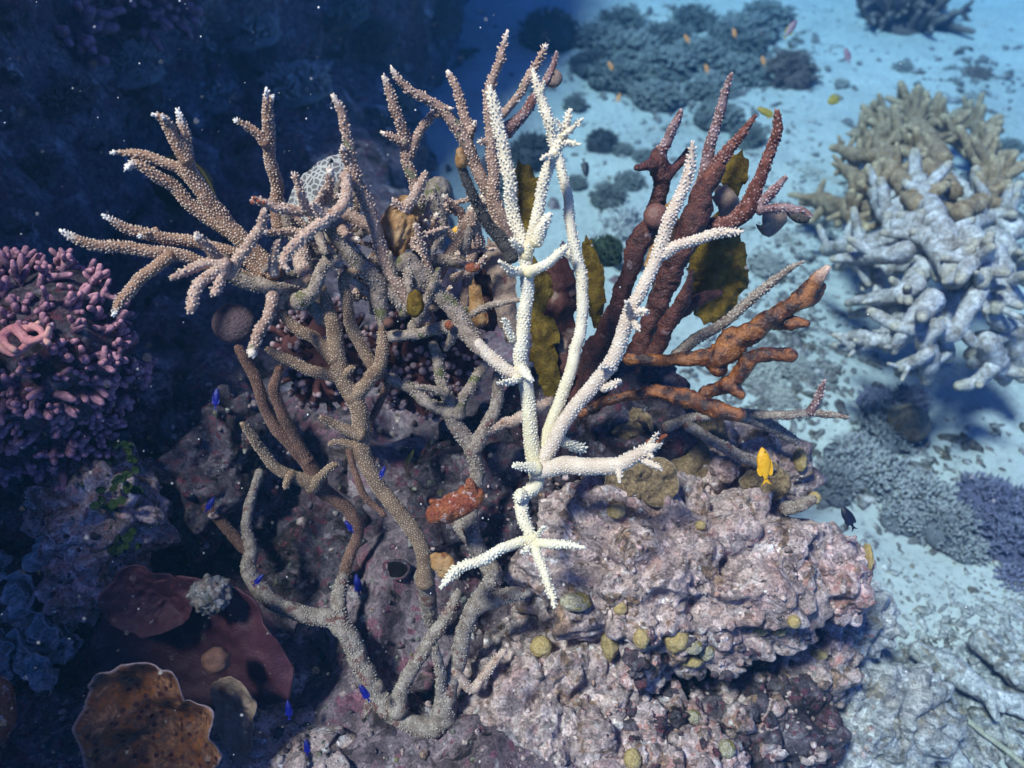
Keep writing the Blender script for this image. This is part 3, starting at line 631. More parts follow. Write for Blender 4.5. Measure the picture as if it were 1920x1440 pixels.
# --- tan trunk
colony('tan_staghorn_coral', 'tan finely pored staghorn with one thick bent trunk and forked top', 'coral', 'tan', 'tan', [
 ([(797, 1092, 34), (793, 1037, 34), (770, 987, 36), (730, 937, 36), (700, 897, 36), (681, 853, 40), (670, 783, 40), (660, 750, 42), (641, 710, 42), (628, 667, 40), (620, 617, 34), (612, 567, 28), (608, 540, 20)], 1.06, .95, {'subs': [
   ([(660, 745, 34), (690, 720, 32), (716, 690, 30), (727, 653, 27), (724, 622, 18)], -.02), ([(640, 708, 30), (610, 699, 27), (573, 690, 25), (533, 673, 24), (503, 657, 16)], -.02),
   ([(628, 672, 32), (592, 641, 28), (560, 617, 27), (533, 588, 20)], -.01), ([(676, 815, 26), (640, 806, 21), (607, 790, 12)], -.02), ([(682, 838, 24), (650, 836, 20), (613, 840, 13)], -.02), ([(641, 706, 22), (654, 698, 18), (664, 692, 13)], -.02)]}),
 ([(708, 700, 28), (684, 660, 27), (660, 610, 27), (644, 560, 26), (637, 527, 25), (648, 510, 24), (674, 504, 18)], .99, .94),
 ([(655, 845, 14), (668, 890, 16), (690, 935, 16), (720, 965, 12)], 1.05, 1.07, {'mat': 'rust'}),
 ([(728, 716, 16), (711, 767, 17), (698, 815, 12)], 1.02, 1.05, {'mat': 'rust'}),
 ([(795, 1080, 38), (802, 1120, 38), (808, 1165, 34)], 1.07, 1.12, {'mat': 'dead', 'sty': 'dead', 'label': 'dead grey foot of the tan trunk'}),
])
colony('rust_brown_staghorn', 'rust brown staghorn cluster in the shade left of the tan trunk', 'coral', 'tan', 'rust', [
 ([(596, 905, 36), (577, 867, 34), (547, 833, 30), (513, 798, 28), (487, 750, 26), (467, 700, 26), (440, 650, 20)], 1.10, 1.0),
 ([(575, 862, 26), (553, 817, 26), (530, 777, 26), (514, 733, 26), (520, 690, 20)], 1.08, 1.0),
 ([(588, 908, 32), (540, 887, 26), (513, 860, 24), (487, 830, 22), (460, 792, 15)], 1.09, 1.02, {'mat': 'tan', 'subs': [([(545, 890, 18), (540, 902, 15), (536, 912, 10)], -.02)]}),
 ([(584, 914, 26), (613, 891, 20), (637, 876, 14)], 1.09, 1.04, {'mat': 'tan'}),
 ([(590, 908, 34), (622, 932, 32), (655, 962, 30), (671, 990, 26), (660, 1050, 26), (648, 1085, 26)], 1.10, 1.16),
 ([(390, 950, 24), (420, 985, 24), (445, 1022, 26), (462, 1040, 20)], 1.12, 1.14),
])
# --- dead grey branches at lower left and centre
colony('dead_grey_branch', 'long dead grey branch curving from the left down to a loop at bottom centre', 'coral', 'dead', 'dead', [
 ([(487, 885, 16), (470, 937, 22), (463, 987, 24), (472, 1027, 30), (472, 1067, 36), (503, 1110, 38), (540, 1137, 38), (580, 1150, 40), (627, 1157, 44), (660, 1187, 46), (680, 1237, 46), (702, 1290, 46), (733, 1330, 46), (770, 1350, 46), (812, 1362, 50), (840, 1340, 48)], 1.10, 1.06, {'subs': [([(635, 1162, 34), (637, 1120, 32), (642, 1085, 28)], .03), ([(705, 1285, 30), (690, 1340, 30), (680, 1400, 28), (670, 1450, 26)], .05), ([(590, 1152, 24), (575, 1165, 22), (560, 1180, 16)], .03)]}),
])
colony('dead_grey_branch', 'bundle of dead grey-brown branches rising from bottom centre towards the white tip', 'coral', 'dead', 'dead', [
 ([(830, 1345, 46), (833, 1327, 46), (841, 1277, 42), (853, 1243, 40), (867, 1193, 38), (887, 1147, 38), (913, 1103, 36), (925, 1070, 30)], 1.06, 1.04, {'subs': [([(895, 1135, 34), (927, 1122, 34), (955, 1113, 34), (988, 1106, 24)], -.02), ([(850, 1255, 22), (880, 1290, 24), (900, 1268, 22), (925, 1238, 22), (948, 1212, 14)], .02, {'mat': 'pinkrot'})]}),
 ([(745, 1330, 44), (748, 1305, 34), (760, 1276, 32), (783, 1243, 32), (813, 1193, 31), (842, 1145, 28), (858, 1110, 20)], 1.06, 1.07),
 ([(830, 1320, 30), (828, 1290, 26), (823, 1250, 24), (817, 1212, 16)], 1.06, 1.02),
])
colony('dead_brown_staghorn', 'dull purple-brown staghorn with forks below the turf tangle', 'coral', 'dead', 'dead', [
 ([(925, 1075, 36), (900, 1030, 38), (882, 980, 36), (890, 930, 34), (896, 880, 34), (880, 838, 36), (858, 806, 36), (845, 775, 34)], 1.08, 1.03, {'subs': [
   ([(846, 772, 30), (817, 760, 27), (767, 733, 26), (728, 708, 20)], -.02, {'mat': 'fuzz'}), ([(850, 770, 28), (839, 733, 27), (823, 693, 28), (809, 645, 24)], -.03, {'mat': 'fuzz'}), ([(856, 776, 28), (870, 742, 26), (887, 718, 26), (918, 677, 24)], -.02, {'mat': 'fuzz'}),
   ([(890, 838, 32), (910, 803, 30), (934, 758, 28), (934, 705, 24)], -.01)]}),
 ([(905, 810, 26), (930, 797, 26), (960, 783, 26), (995, 765, 26), (1036, 749, 22)], 1.04, 1.05, {'mat': 'pinkrot'}),
 ([(836, 735, 18), (808, 733, 17), (784, 727, 12)], 1.0, .98, {'mat': 'fuzz'}),
 ([(905, 1040, 30), (870, 1000, 30), (850, 965, 26)], 1.08, 1.1),
])

# --- mauve-brown branches standing up in the upper middle
colony('mauve_brown_staghorn', 'mauve brown staghorn rising in the upper middle with bare pointed tips', 'coral', 'mauve', 'mauve', [
 ([(790, 460, 28), (780, 395, 28), (773, 347, 28), (763, 307, 26), (757, 263, 25), (747, 227, 22), (733, 183, 20), (719, 148, 12)], 1.04, .94, {'subs': [([(757, 268, 18), (740, 260, 16), (724, 254, 12)], -.01), ([(766, 290, 24), (778, 268, 22), (795, 245, 20), (818, 222, 16)], -.02)]}),
 ([(940, 440, 30), (933, 417, 30), (917, 373, 29), (900, 333, 29), (883, 290, 30), (866, 258, 30), (833, 223, 25), (803, 193, 22), (763, 163, 18), (737, 130, 10)], 1.02, .93, {'subs': [([(822, 214, 16), (834, 206, 14), (844, 202, 10)], -.01), ([(874, 275, 26), (878, 240, 25), (870, 207, 23), (857, 167, 20), (842, 137, 13)], -.02), ([(880, 250, 18), (886, 242, 16), (890, 234, 12)], -.01)]}),
 ([(955, 450, 30), (943, 407, 28), (927, 373, 28), (923, 323, 28), (920, 273, 27), (917, 223, 26), (917, 180, 24), (927, 147, 20), (940, 107, 17), (952, 64, 9)], 1.0, .92, {'subs': [([(920, 270, 16), (908, 268, 14), (900, 266, 10)], -.01)]}),
 ([(942, 215, 16), (957, 197, 18), (977, 163, 19), (997, 130, 18), (1017, 89, 11)], .95, .92),
 ([(950, 245, 28), (965, 230, 27), (990, 200, 24), (1013, 167, 19), (1027, 137, 17), (1038, 99, 11)], .99, .96, {'mat': 'spike', 'sty': 'spike'}),
 ([(756, 400, 26), (764, 386, 24), (780, 360, 23), (795, 328, 17)], .96, .93, {'mat': 'pinkrot', 'subs': [([(762, 392, 18), (750, 386, 16), (740, 377, 12)], -.01)]}),
 ([(785, 470, 26), (793, 440, 28), (785, 400, 26), (788, 373, 20)], 1.02, .99, {'mat': 'fuzz'}),
])
colony('grey_mauve_branch_pair', 'pair of grey-mauve branches crossing behind the dark turf branch', 'coral', 'fuzz', 'mauve', [
 ([(818, 520, 26), (840, 483, 26), (866, 445, 26), (880, 395, 24)], 1.04, 1.0),
 ([(866, 590, 24), (873, 550, 25), (881, 483, 26), (890, 415, 24), (905, 370, 20)], 1.05, 1.0)])
o = colony('dark_turf_branch', 'blackish turf branch with a round orange knob at its top', 'coral', 'fuzz', 'dark', [
 ([(960, 480, 32), (953, 467, 32), (933, 440, 30), (910, 413, 28), (890, 373, 24), (873, 330, 22), (864, 300, 20)], .96, .89, {})])
mbk, _ = limb([(866, 306, 22), (863, 294, 24), (861, 286, 18)], .888, .882, 'smooth'); link('knob', mbk.mesh('knob', o.location), M['jelly'], o)

# --- red-brown sponge-covered staghorn on the right
colony('red_brown_staghorn', 'red-brown sponge-crusted staghorn standing behind the right white branch', 'coral', 'smooth', 'redbrown', [
 ([(1095, 700, 44), (1110, 666, 46), (1141, 623, 42), (1158, 571, 40), (1170, 535, 40), (1182, 501, 40), (1194, 458, 44), (1208, 438, 42), (1222, 413, 42), (1231, 380, 38), (1239, 358, 36), (1243, 330, 42), (1236, 306, 42), (1238, 288, 24)], 1.12, .985, {'subs': [([(1236, 300, 28), (1238, 284, 26), (1250, 258, 23), (1264, 227, 20), (1274, 206, 12)], -.03, {'sty': 'spike', 'mat': 'spike'}), ([(1234, 310, 30), (1216, 309, 20), (1198, 308, 12)], -.02), ([(1244, 330, 26), (1262, 315, 18), (1275, 302, 16), (1285, 285, 10)], .01)]}),
 ([(1312, 365, 34), (1325, 316, 30), (1333, 285, 28), (1342, 247, 24), (1353, 208, 22), (1361, 172, 19), (1371, 136, 10)], 1.02, .95, {'sty': 'spike', 'mat': 'spike'}),
 ([(1195, 665, 34), (1208, 629, 34), (1227, 584, 40), (1251, 532, 44), (1266, 486, 48), (1290, 446, 52), (1300, 415, 56), (1308, 386, 54), (1317, 358, 44), (1338, 328, 30), (1350, 310, 20)], 1.10, .985),
 ([(1325, 345, 34), (1338, 328, 34), (1358, 299, 30), (1381, 274, 24), (1403, 249, 20), (1423, 222, 10)], 1.0, .96, {'sty': 'spike', 'mat': 'spike_red'}),
 ([(1330, 425, 30), (1344, 422, 32), (1372, 417, 34), (1400, 399, 42), (1414, 374, 38), (1431, 338, 30), (1442, 308, 26), (1450, 280, 24), (1456, 247, 22), (1456, 214, 14)], 1.03, .95, {'sty': 'spike', 'mat': 'spike_red', 'subs': [([(1425, 382, 22), (1447, 359, 22), (1468, 337, 13)], -.02, {'sty': 'spike', 'mat': 'spike'}), ([(1425, 392, 22), (1442, 390, 20), (1469, 386, 20), (1500, 388, 22), (1515, 396, 14)], -.01, {'sty': 'spike', 'mat': 'spike'}), ([(1482, 392, 18), (1492, 404, 30), (1503, 412, 24)], .0, {'mat': 'dark', 'sty': 'fuzz'})]}),
 ([(1225, 668, 28), (1239, 636, 30), (1254, 599, 32), (1273, 571, 30), (1288, 541, 24), (1294, 509, 11)], 1.08, 1.0, {'subs': [([(1262, 592, 26), (1294, 572, 26), (1318, 559, 24), (1344, 552, 14)], -.01)]}),
 ([(1090, 750, 50), (1120, 690, 54), (1150, 640, 46)], 1.12, 1.12),
 ([(1205, 660, 34), (1220, 600, 36), (1240, 540, 34)], 1.12, 1.10, {'mat': 'beige_sheet'}),
])
colony('grey_spike_branch', 'thin grey-mauve spike branch pointing up right above the orange branch', 'coral', 'spike', 'spike', [
 ([(1268, 668, 24), (1300, 639, 26), (1334, 617, 25), (1373, 590, 24), (1416, 547, 22), (1462, 511, 18), (1506, 488, 6)], 1.08, .99, {'mat': 'dead'})])
colony('orange_crusted_branch', 'thick orange-brown branch with a pale fraying end at the right', 'coral', 'smooth', 'orange', [
 ([(1178, 672, 24), (1227, 675, 26), (1269, 675, 27), (1312, 672, 32), (1343, 669, 56), (1370, 645, 56), (1404, 623, 46), (1438, 602, 42), (1468, 583, 42), (1502, 559, 42), (1523, 535, 34), (1538, 516, 28), (1556, 499, 14)], 1.06, .95, {'subs': [
   ([(1455, 600, 36), (1480, 604, 28), (1509, 608, 14)], -.02, {'mat': 'orange2'}), ([(1500, 562, 34), (1525, 562, 28), (1548, 538, 18)], -.01, {'mat': 'orange2'}), ([(1343, 672, 40), (1346, 682, 42), (1349, 690, 34)], -.005, {'mat': 'orange2'})]})])
colony('orange_crusted_branch', 'orange-brown blunt branch curling right just below the thick one', 'coral', 'smooth', 'orange2', [
 ([(1320, 738, 22), (1334, 730, 28), (1368, 716, 36), (1392, 694, 36), (1416, 675, 30), (1447, 666, 30), (1482, 670, 28)], 1.04, .97, {'subs': [([(1362, 718, 30), (1378, 730, 26), (1390, 742, 16)], -.01)]})])
colony('orange_crusted_branch', 'lowest orange-brown branch with a dark red drooping end', 'coral', 'smooth', 'orange2', [
 ([(1090, 775, 18), (1135, 751, 20), (1187, 740, 23), (1239, 735, 30), (1279, 743, 38), (1318, 755, 38), (1355, 770, 36), (1386, 776, 30)], 1.06, .98)])
colony('dead_side_branch', 'dead grey horizontal branch with a small upright fork at right', 'coral', 'dead', 'dead', [
 ([(1250, 800, 22), (1290, 786, 22), (1340, 780, 22), (1393, 776, 22), (1431, 776, 21), (1477, 773, 21), (1514, 770, 20), (1548, 776, 18), (1585, 783, 10)], 1.13, 1.05, {'subs': [([(1520, 772, 18), (1535, 746, 17), (1549, 717, 8)], -.03, {'mat': 'spike', 'sty': 'spike'}), ([(1386, 777, 26), (1422, 792, 28), (1462, 813, 28), (1492, 834, 22)], .04)]})])
colony('dead_side_branch', 'dead grey branch lying diagonally on the shelf by the yellow fish', 'coral', 'dead', 'dead', [
 ([(1290, 798, 22), (1340, 828, 26), (1373, 846, 26), (1412, 864, 24), (1440, 880, 18)], 1.12, 1.12)])


# ------------------------------------------------------------------ background corals on the sand
def bush_mesh(name, n, R, H, L, r, seed, fork=2, segs=5, lift=.35, flat=1.0, knob=False, core=True):
    """a thicket of short forking twigs on a low core; the base is the local origin"""
    g = np.random.default_rng(seed); mb = MB()
    if core:
        v, f = ico(3); p = v * np.array([R * .8, R * .8, H * .72]); p[:, 2] = np.maximum(p[:, 2], -.02)
        p = p * (1 + .25 * fbm(v * 2.2, seed, 3))[:, None] ; mb.add(p, tris=f, tip=0, along=0)
    for k in range(n):
        u = math.sqrt(g.random()); a = g.uniform(0, 2 * math.pi); el = math.acos(min(1, u * .98)) 
        dirv = np.array([math.cos(a) * math.cos(el), math.sin(a) * math.cos(el), math.sin(el)])
        root = dirv * np.array([R * .72, R * .72, H * .66]); dv = dirv * np.array([1, 1, flat]) + np.array([0, 0, lift]) + g.normal(0, .32, 3); dv /= np.linalg.norm(dv)
        l = L * g.uniform(.6, 1.25); bend = g.normal(0, .25, 3)
        t = np.linspace(0, 1, 5)[:, None]; c = root + dv * l * t + bend * l * .35 * t ** 2
        rr = r * g.uniform(.75, 1.2) * (np.linspace(1.1, .62, 5) if not knob else np.array([.8, .85, 1.0, 1.1, .9]))
        tube(mb, c, rr, segs, .18, 40 / max(R, .05) * .1 + 40, seed + k, tip=0)
        for q in range(fork):
            k0 = g.integers(1, 4); d2 = dv + g.normal(0, .75, 3); d2 /= np.linalg.norm(d2); l2 = l * g.uniform(.35, .65)
            c2 = c[k0] + d2 * l2 * np.linspace(0, 1, 4)[:, None]; tube(mb, c2, r * g.uniform(.6, .95) * np.linspace(.95, .6, 4), segs, .18, 45, seed + k + 7, tip=.2)
    return mb.mesh(name)
BM = {
 'twig': [bush_mesh('twig_thicket', 120, 1, .62, .34, .035, 300 + k, 3) for k in range(2)],
 'knob': [bush_mesh('knob_thicket', 150, 1, .5, .24, .046, 310 + k, 2, 5, knob=True) for k in range(3)],
 'dome': [bush_mesh('dome_thicket', 180, 1, .95, .22, .028, 320 + k, 3, 5, .15) for k in range(2)],
 'finger': [bush_mesh('finger_thicket', 60, 1, .5, .55, .085, 330, 2, 7)],
}
BC = {}
def bush(label, px, py, rpx, kind, mat, z=0.0, sq=1.0, name='bush_coral', group=None, d=None, at=None, hz=1.0):
    if d is None: p, d = G(px, py, z)
    else: p = P(px, py, d)
    R = rpx * d / FPX; k = BC.get(kind, 0); BC[kind] = k + 1
    src = BM[kind][k % len(BM[kind])]
    if not src.materials: src.materials.append(M[mat])
    o = link(name, src, None, loc=(p[0], p[1], p[2] - .02 * R)); o.material_slots[0].link = 'OBJECT'; o.material_slots[0].material = M[mat]
    o.scale = (R, R * sq, R * hz); o.rotation_euler = (0, 0, k * 2.399)
    return tag(o, label, 'coral', group)

# the dark bank at the top
bush('dark rounded bush coral at the top edge left of the bank', 1030, 75, 66, 'dome', 'bush_dark')
bush('reddish dark bush coral at the right end of the far bank', 1478, 150, 62, 'dome', 'bush_brown')
BANK = [(1120, 75, 50, 'knob'), (1180, 100, 62, 'knob'), (1250, 75, 44, 'twig'), (1240, 130, 60, 'knob'), (1310, 110, 58, 'knob'), (1375, 90, 58, 'twig'), (1400, 60, 56, 'knob'), (1400, 140, 54, 'knob'),
        (1150, 150, 50, 'twig'), (1110, 130, 44, 'dome'), (1330, 170, 46, 'knob'), (1230, 185, 50, 'knob'), (1300, 40, 40, 'twig'), (1165, 45, 40, 'twig'), (1440, 30, 46, 'knob')]
BL = ['knobby clump at the left end of the far bank beside the dark bush', 'large knobby clump left of centre in the far bank', 'twiggy clump at the upper rim of the far bank', 'knobby clump in the middle front of the far bank', 'knobby clump below the leftmost pair of orange fish', 'twiggy clump just below the orange fish nearest the striped one', 'knobby clump at the upper right rim of the far bank', 'knobby clump left of the reddish dark bush',
      'twiggy clump under the orange fish over the left part of the bank', 'dark rounded clump at the lower left of the far bank', 'knobby clump at the front right of the bank above the tall spike', 'frontmost knobby clump of the bank beside the lowest orange fish', 'twiggy clump at the very top edge over the middle of the bank', 'twiggy clump at the very top edge over the left of the bank', 'knobby clump at the top edge left of the striped fish']
for (x, y, r, k), l in zip(BANK, BL):
    bush(l, x, y, r * 1.25, k, 'bush_dark' if k == 'dome' else 'bush_grey', group='coral clumps of the far bank', hz=.7)
bush('dark bush coral alone on sand right of the white tips', 1128, 275, 38, 'dome', 'bush_dark')
bush('low grey clump beside the lone dark bush', 1168, 285, 26, 'knob', 'bush_grey')
bush('small round grey clump on the sand above the white tips', 1078, 200, 26, 'twig', 'bush_grey')
MID = [(1345, 225, 54, 'knob', 'blue-grey clump behind the tallest red-brown spike'), (1400, 265, 40, 'twig', 'grey clump between the red-brown spikes'), (1180, 345, 36, 'knob', 'grey knobby clump below the lone dark bush'), (1140, 375, 40, 'twig', 'grey twiggy clump left of the pale coral'),
       (1000, 300, 60, 'dome', 'dark clump behind the tall white branches'), (960, 350, 56, 'knob', 'dim clump behind the golden sheet'), (1210, 300, 30, 'knob', 'small knobby clump left of the red-brown knee'), (1080, 345, 26, 'knob', 'small dim clump beside the white branch middle')]
for x, y, r, k, l in MID: bush(l, x, y, r, k, 'bush_dark' if k == 'dome' else 'bush_grey', name='bush_coral')
bush('brown fingered coral clump at the top right edge', 1690, 40, 92, 'finger', 'bush_brown', hz=1.1)
bush('brownish clump near the right edge above the finger coral', 1830, 150, 36, 'knob', 'bush_brown')
bush('small grey clump on bright sand below the top right coral', 1690, 133, 22, 'twig', 'bush_rubble')
bush('grey clump left of the brownish one near the right edge', 1785, 140, 24, 'knob', 'bush_grey')
bush('low grey clump under the brownish one near the right edge', 1820, 190, 26, 'knob', 'bush_rubble')
bush('grey stump at the right edge level with the finger coral tips', 1895, 280, 30, 'knob', 'bush_grey')
bush('tiny grey clump on open sand by the olive fish', 1578, 158, 17, 'knob', 'bush_rubble')
bush('pale grey twiggy coral behind the red-brown branches', 1185, 455, 76, 'twig', 'bush_pale', z=.05, hz=1.1)
bush('black-green leafy clump beside the pale grey coral', 1132, 480, 46, 'dome', 'algae_dark', d=1.65)
LOW = [(1510, 330, 40, 'knob', 'low grey clump left of the finger coral top'), (1475, 455, 40, 'knob', 'low grey clump behind the golden sheet'), (1440, 500, 46, 'twig', 'low twiggy clump right of the golden sheet'), (1560, 345, 30, 'knob', 'silty clump touching the finger coral left side'), (1480, 600, 44, 'knob', 'silty clump behind the orange branch fork'), (1420, 700, 50, 'knob', 'silty rubble clump under the orange branches'), (1490, 690, 40, 'twig', 'silty twiggy clump right of the curled orange branch'), (1470, 745, 40, 'knob', 'silty clump above the dead horizontal branch'), (1880, 360, 50, 'knob', 'silty clump at right edge behind the finger coral'), (1545, 420, 40, 'twig', 'grey clump under the brown finger tips')]
for x, y, r, k, l in LOW: bush(l, x, y, r, k, 'bush_rubble', hz=.55)
# the purple-grey thicket at right
TH = [(1660, 790, 60, 'twig', 'bush_slate', 'silty twig coral left of the brown wedge stone'), (1600, 840, 60, 'knob', 'bush_slate', 'silty coral mound by the yellow-green stub'), (1560, 890, 50, 'twig', 'bush_slate', 'silty twigs just right of the tan plates'), (1660, 880, 66, 'knob', 'bush_slate', 'silty knob coral in the middle of the right thicket'), (1640, 740, 40, 'twig', 'bush_purple', 'dark purple twigs below the finger coral'), (1700, 735, 40, 'twig', 'bush_purple', 'purple twigs right below the finger coral'),
      (1730, 920, 70, 'knob', 'bush_slate', 'broad silty coral mound right of the navy fish'), (1770, 970, 60, 'twig', 'bush_slate', 'silty twigs at the lower side of the right thicket'), (1690, 950, 46, 'knob', 'bush_slate', 'silty clump right above the navy fish shadow'), (1840, 930, 70, 'dome', 'bush_purple', 'purple bushy coral at the right edge'), (1880, 1000, 66, 'twig', 'bush_purple', 'blue-purple twig coral lower at the right edge'), (1815, 1010, 46, 'knob', 'bush_slate', 'silty clump under the purple coral'), (1910, 930, 46, 'dome', 'bush_purple', 'purple coral cut by the right edge'), (1900, 1070, 46, 'knob', 'bush_purple', 'lowest purple clump at the right edge')]
for x, y, r, k, m, l in TH: bush(l, x, y + 24, r * 1.05, k, m, hz=1.15)

# wedge stone
def blob(name, label, cat, px, py, d, rx, ry, rd, mat, seed, lump=.2, freq=2.2, sub=4, wl=0.0, group=None, parent=None, rot=0.0, wf=3.0):
    v, f = ico(sub); s = d / FPX; o = np.random.default_rng(seed).uniform(0, 40, 3)
    k = 1 + lump * fbm(v * freq + o, seed, 3) + wl * (.6 - worley(v * wf + o, seed + 2))
    p = v * k[:, None] * np.array([rx * s, ry * s, rd]); ca, sa = math.cos(rot), math.sin(rot)
    x, y = p[:, 0] * ca - p[:, 1] * sa, p[:, 0] * sa + p[:, 1] * ca
    c = P(px, py, d); w = c + x[:, None] * RGT + y[:, None] * UPV + p[:, 2:] * (-FWD)
    mb = MB(); mb.add(w, tris=f, along=v[:, 1] * .5 + .5)
    if parent is not None: return link(name, mb.mesh(name, parent.location), M[mat], parent)
    return tag(link(name, mb.mesh(name, c), M[mat], loc=c), label, cat, group)
d = G(1700, 815, .03)[1]
blob('wedge_stone', 'brown wedge-shaped stone standing in the silty thicket', 'stone', 1703, 795, d, 34, 40, .05, 'finger_brown', 61, .35, 1.2, 3, rot=.5)

for k, (x, y, r, kd, m, l) in enumerate([(470, 70, 70, 'knob', 'bush_rubble', 'dim knobby growth on the dark slope left of the tall mauve twigs'), (560, 170, 80, 'knob', 'bush_rubble', 'dim greyish growth behind the upright brown branch'), (690, 90, 70, 'twig', 'bush_brown', 'dim twiggy growth on the dark slope at top centre left'), (820, 50, 60, 'dome', 'bush_brown', 'dark rounded growth near the edge of the slope at the top'), (880, 130, 44, 'dome', 'bush_dark', 'dark growth behind the highest mauve tip'), (120, 190, 70, 'knob', 'bush_brown', 'dim growth on the dark slope below the corner coral'), (60, 330, 60, 'twig', 'bush_brown', 'dim twigs on the dark slope above the pink coral'), (400, 190, 60, 'knob', 'bush_rubble', 'dim lumps between the two upright brown branches'), (250, 140, 70, 'twig', 'bush_rubble', 'dim twigs on the dark slope above the brown fan'), (740, 200, 50, 'knob', 'bush_grey', 'dim clump low behind the pair of mauve twigs'), (640, 30, 60, 'knob', 'bush_grey', 'dim clump at the top edge left of centre')]):
    bush(l, x, y, r, kd, m, d=surf(x, y, 2.2) + .02, name='slope_growth')

# ------------------------------------------------------------------ the thick finger coral at right
FG = [  # rows, z lift of root, tip depth change, brown
 ([(1767, 300, 44), (1740, 255, 38), (1717, 233, 36), (1708, 208, 38), (1700, 184, 26)], 1, [([(1714, 218, 28), (1722, 200, 26), (1728, 182, 18)], 0)]),
 ([(1860, 320, 48), (1820, 279, 44), (1788, 256, 40), (1758, 235, 38), (1738, 217, 28)], 1, []),
 ([(1846, 325, 44), (1841, 280, 38), (1838, 252, 36), (1828, 228, 34), (1808, 211, 28), (1777, 221, 16)], 1, []),
 ([(1790, 360, 60), (1748, 315, 54), (1722, 286, 52), (1697, 266, 50), (1670, 248, 48), (1646, 234, 32)], 1, [([(1680, 252, 36), (1670, 228, 34), (1655, 214, 28), (1635, 214, 16)], 0)]),
 ([(1680, 300, 44), (1642, 271, 38), (1622, 260, 36), (1602, 250, 22)], 1, [([(1624, 260, 26), (1616, 246, 22), (1614, 233, 15)], 0)]),
 ([(1720, 385, 56), (1703, 358, 56), (1688, 338, 54), (1674, 318, 50), (1660, 299, 44), (1632, 294, 34), (1596, 289, 28), (1567, 275, 15)], 1, []),
 ([(1660, 375, 50), (1636, 357, 44), (1612, 340, 38), (1592, 324, 28), (1571, 308, 13)], 1, []),
 ([(1660, 400, 50), (1625, 388, 50), (1590, 389, 48), (1560, 384, 44), (1535, 375, 40), (1507, 377, 24)], 1, [([(1590, 392, 34), (1600, 412, 34), (1622, 428, 30)], 0)]),
 ([(1730, 445, 54), (1690, 425, 50), (1662, 397, 46), (1645, 360, 40)], 0, []),
 ([(1905, 435, 70), (1865, 397, 66), (1827, 367, 64), (1790, 348, 58), (1762, 326, 46)], 0, []),
 ([(1775, 450, 70), (1753, 405, 66), (1735, 372, 62), (1715, 335, 50)], 0, []),
 ([(1720, 450, 56), (1690, 446, 50), (1640, 456, 44), (1590, 462, 40), (1547, 468, 28)], 0, []),
 ([(1790, 472, 56), (1752, 480, 48), (1715, 490, 44), (1677, 500, 42), (1640, 516, 38), (1622, 534, 26)], 0, [([(1650, 512, 30), (1625, 506, 28), (1604, 500, 20)], 0)]),
 ([(1720, 530, 44), (1690, 548, 36), (1665, 556, 30), (1625, 562, 26), (1591, 568, 18)], 0, []),
 ([(1735, 500, 50), (1720, 517, 48), (1703, 541, 46), (1690, 562, 42), (1663, 577, 34), (1630, 583, 26), (1596, 591, 19)], 0, []),
 ([(1750, 560, 50), (1723, 592, 46), (1702, 616, 46), (1677, 637, 42), (1645, 637, 34), (1615, 630, 30), (1586, 633, 20)], 0, [([(1690, 628, 30), (1680, 646, 26), (1676, 658, 18)], 0), ([(1640, 640, 24), (1605, 650, 24), (1565, 648, 18)], 0)]),
 ([(1700, 585, 40), (1680, 605, 36), (1656, 624, 24)], 0, []),
 ([(1815, 540, 60), (1790, 557, 52), (1752, 565, 50), (1722, 571, 32)], 0, []),
 ([(1835, 545, 44), (1822, 572, 42), (1802, 602, 40), (1785, 628, 38), (1762, 616, 36), (1750, 590, 28)], 0, []),
 ([(1825, 530, 40), (1845, 560, 36), (1865, 595, 36), (1885, 611, 34), (1912, 600, 28)], 0, []),
 ([(1752, 612, 46), (1736, 640, 44), (1744, 677, 42), (1736, 712, 28)], 0, [([(1742, 660, 28), (1722, 674, 28), (1690, 690, 20)], 0)]),
 ([(1764, 630, 40), (1771, 650, 40), (1776, 668, 34)], 0, []),
 ([(1880, 622, 46), (1846, 645, 42), (1818, 665, 28)], 0, []),
 ([(1850, 640, 50), (1868, 676, 50), (1882, 712, 32)], 0, [([(1860, 690, 34), (1830, 716, 30), (1797, 724, 20)], 0)]),
 ([(1900, 620, 50), (1912, 660, 48), (1918, 705, 34)], 0, []),
 ([(1815, 440, 60), (1840, 470, 56), (1850, 500, 44), (1840, 530, 28)], 0, [([(1842, 475, 36), (1815, 500, 36), (1800, 525, 24)], 0)]),
 ([(1862, 470, 56), (1875, 510, 50), (1880, 550, 44), (1868, 580, 28)], 0, [([(1878, 530, 36), (1900, 555, 34), (1915, 570, 22)], 0)]),
 ([(1860, 440, 80), (1900, 480, 80), (1925, 520, 70)], 0, []),
 ([(1745, 440, 70), (1765, 478, 74), (1790, 520, 60)], 0, []),
 ([(1765, 440, 30), (1752, 455, 28), (1742, 440, 22), (1750, 428, 16)], 1, []),
 ([(1700, 470, 44), (1660, 480, 40), (1610, 482, 34), (1575, 500, 20)], 0, []),
 ([(1800, 400, 56), (1840, 380, 50), (1870, 340, 44), (1868, 300, 28)], 1, []),
 ([(1870, 400, 50), (1815, 420, 40), (1800, 395, 26)], 0, []),
]
org = G(1790, 560, 0)[0]; fr = thing('finger_coral', 'big silt-dusted finger coral with brown tips at the right', 'coral', org)
def fdepth(x, y, w):     # the fingers lie as a low dome over the sand
    zz = .40 * max(0, 1 - ((x - 1790) / 330) ** 2) * max(.2, 1 - ((y - 480) / 330) ** 2) + .05
    return G(x, y, zz)[1]
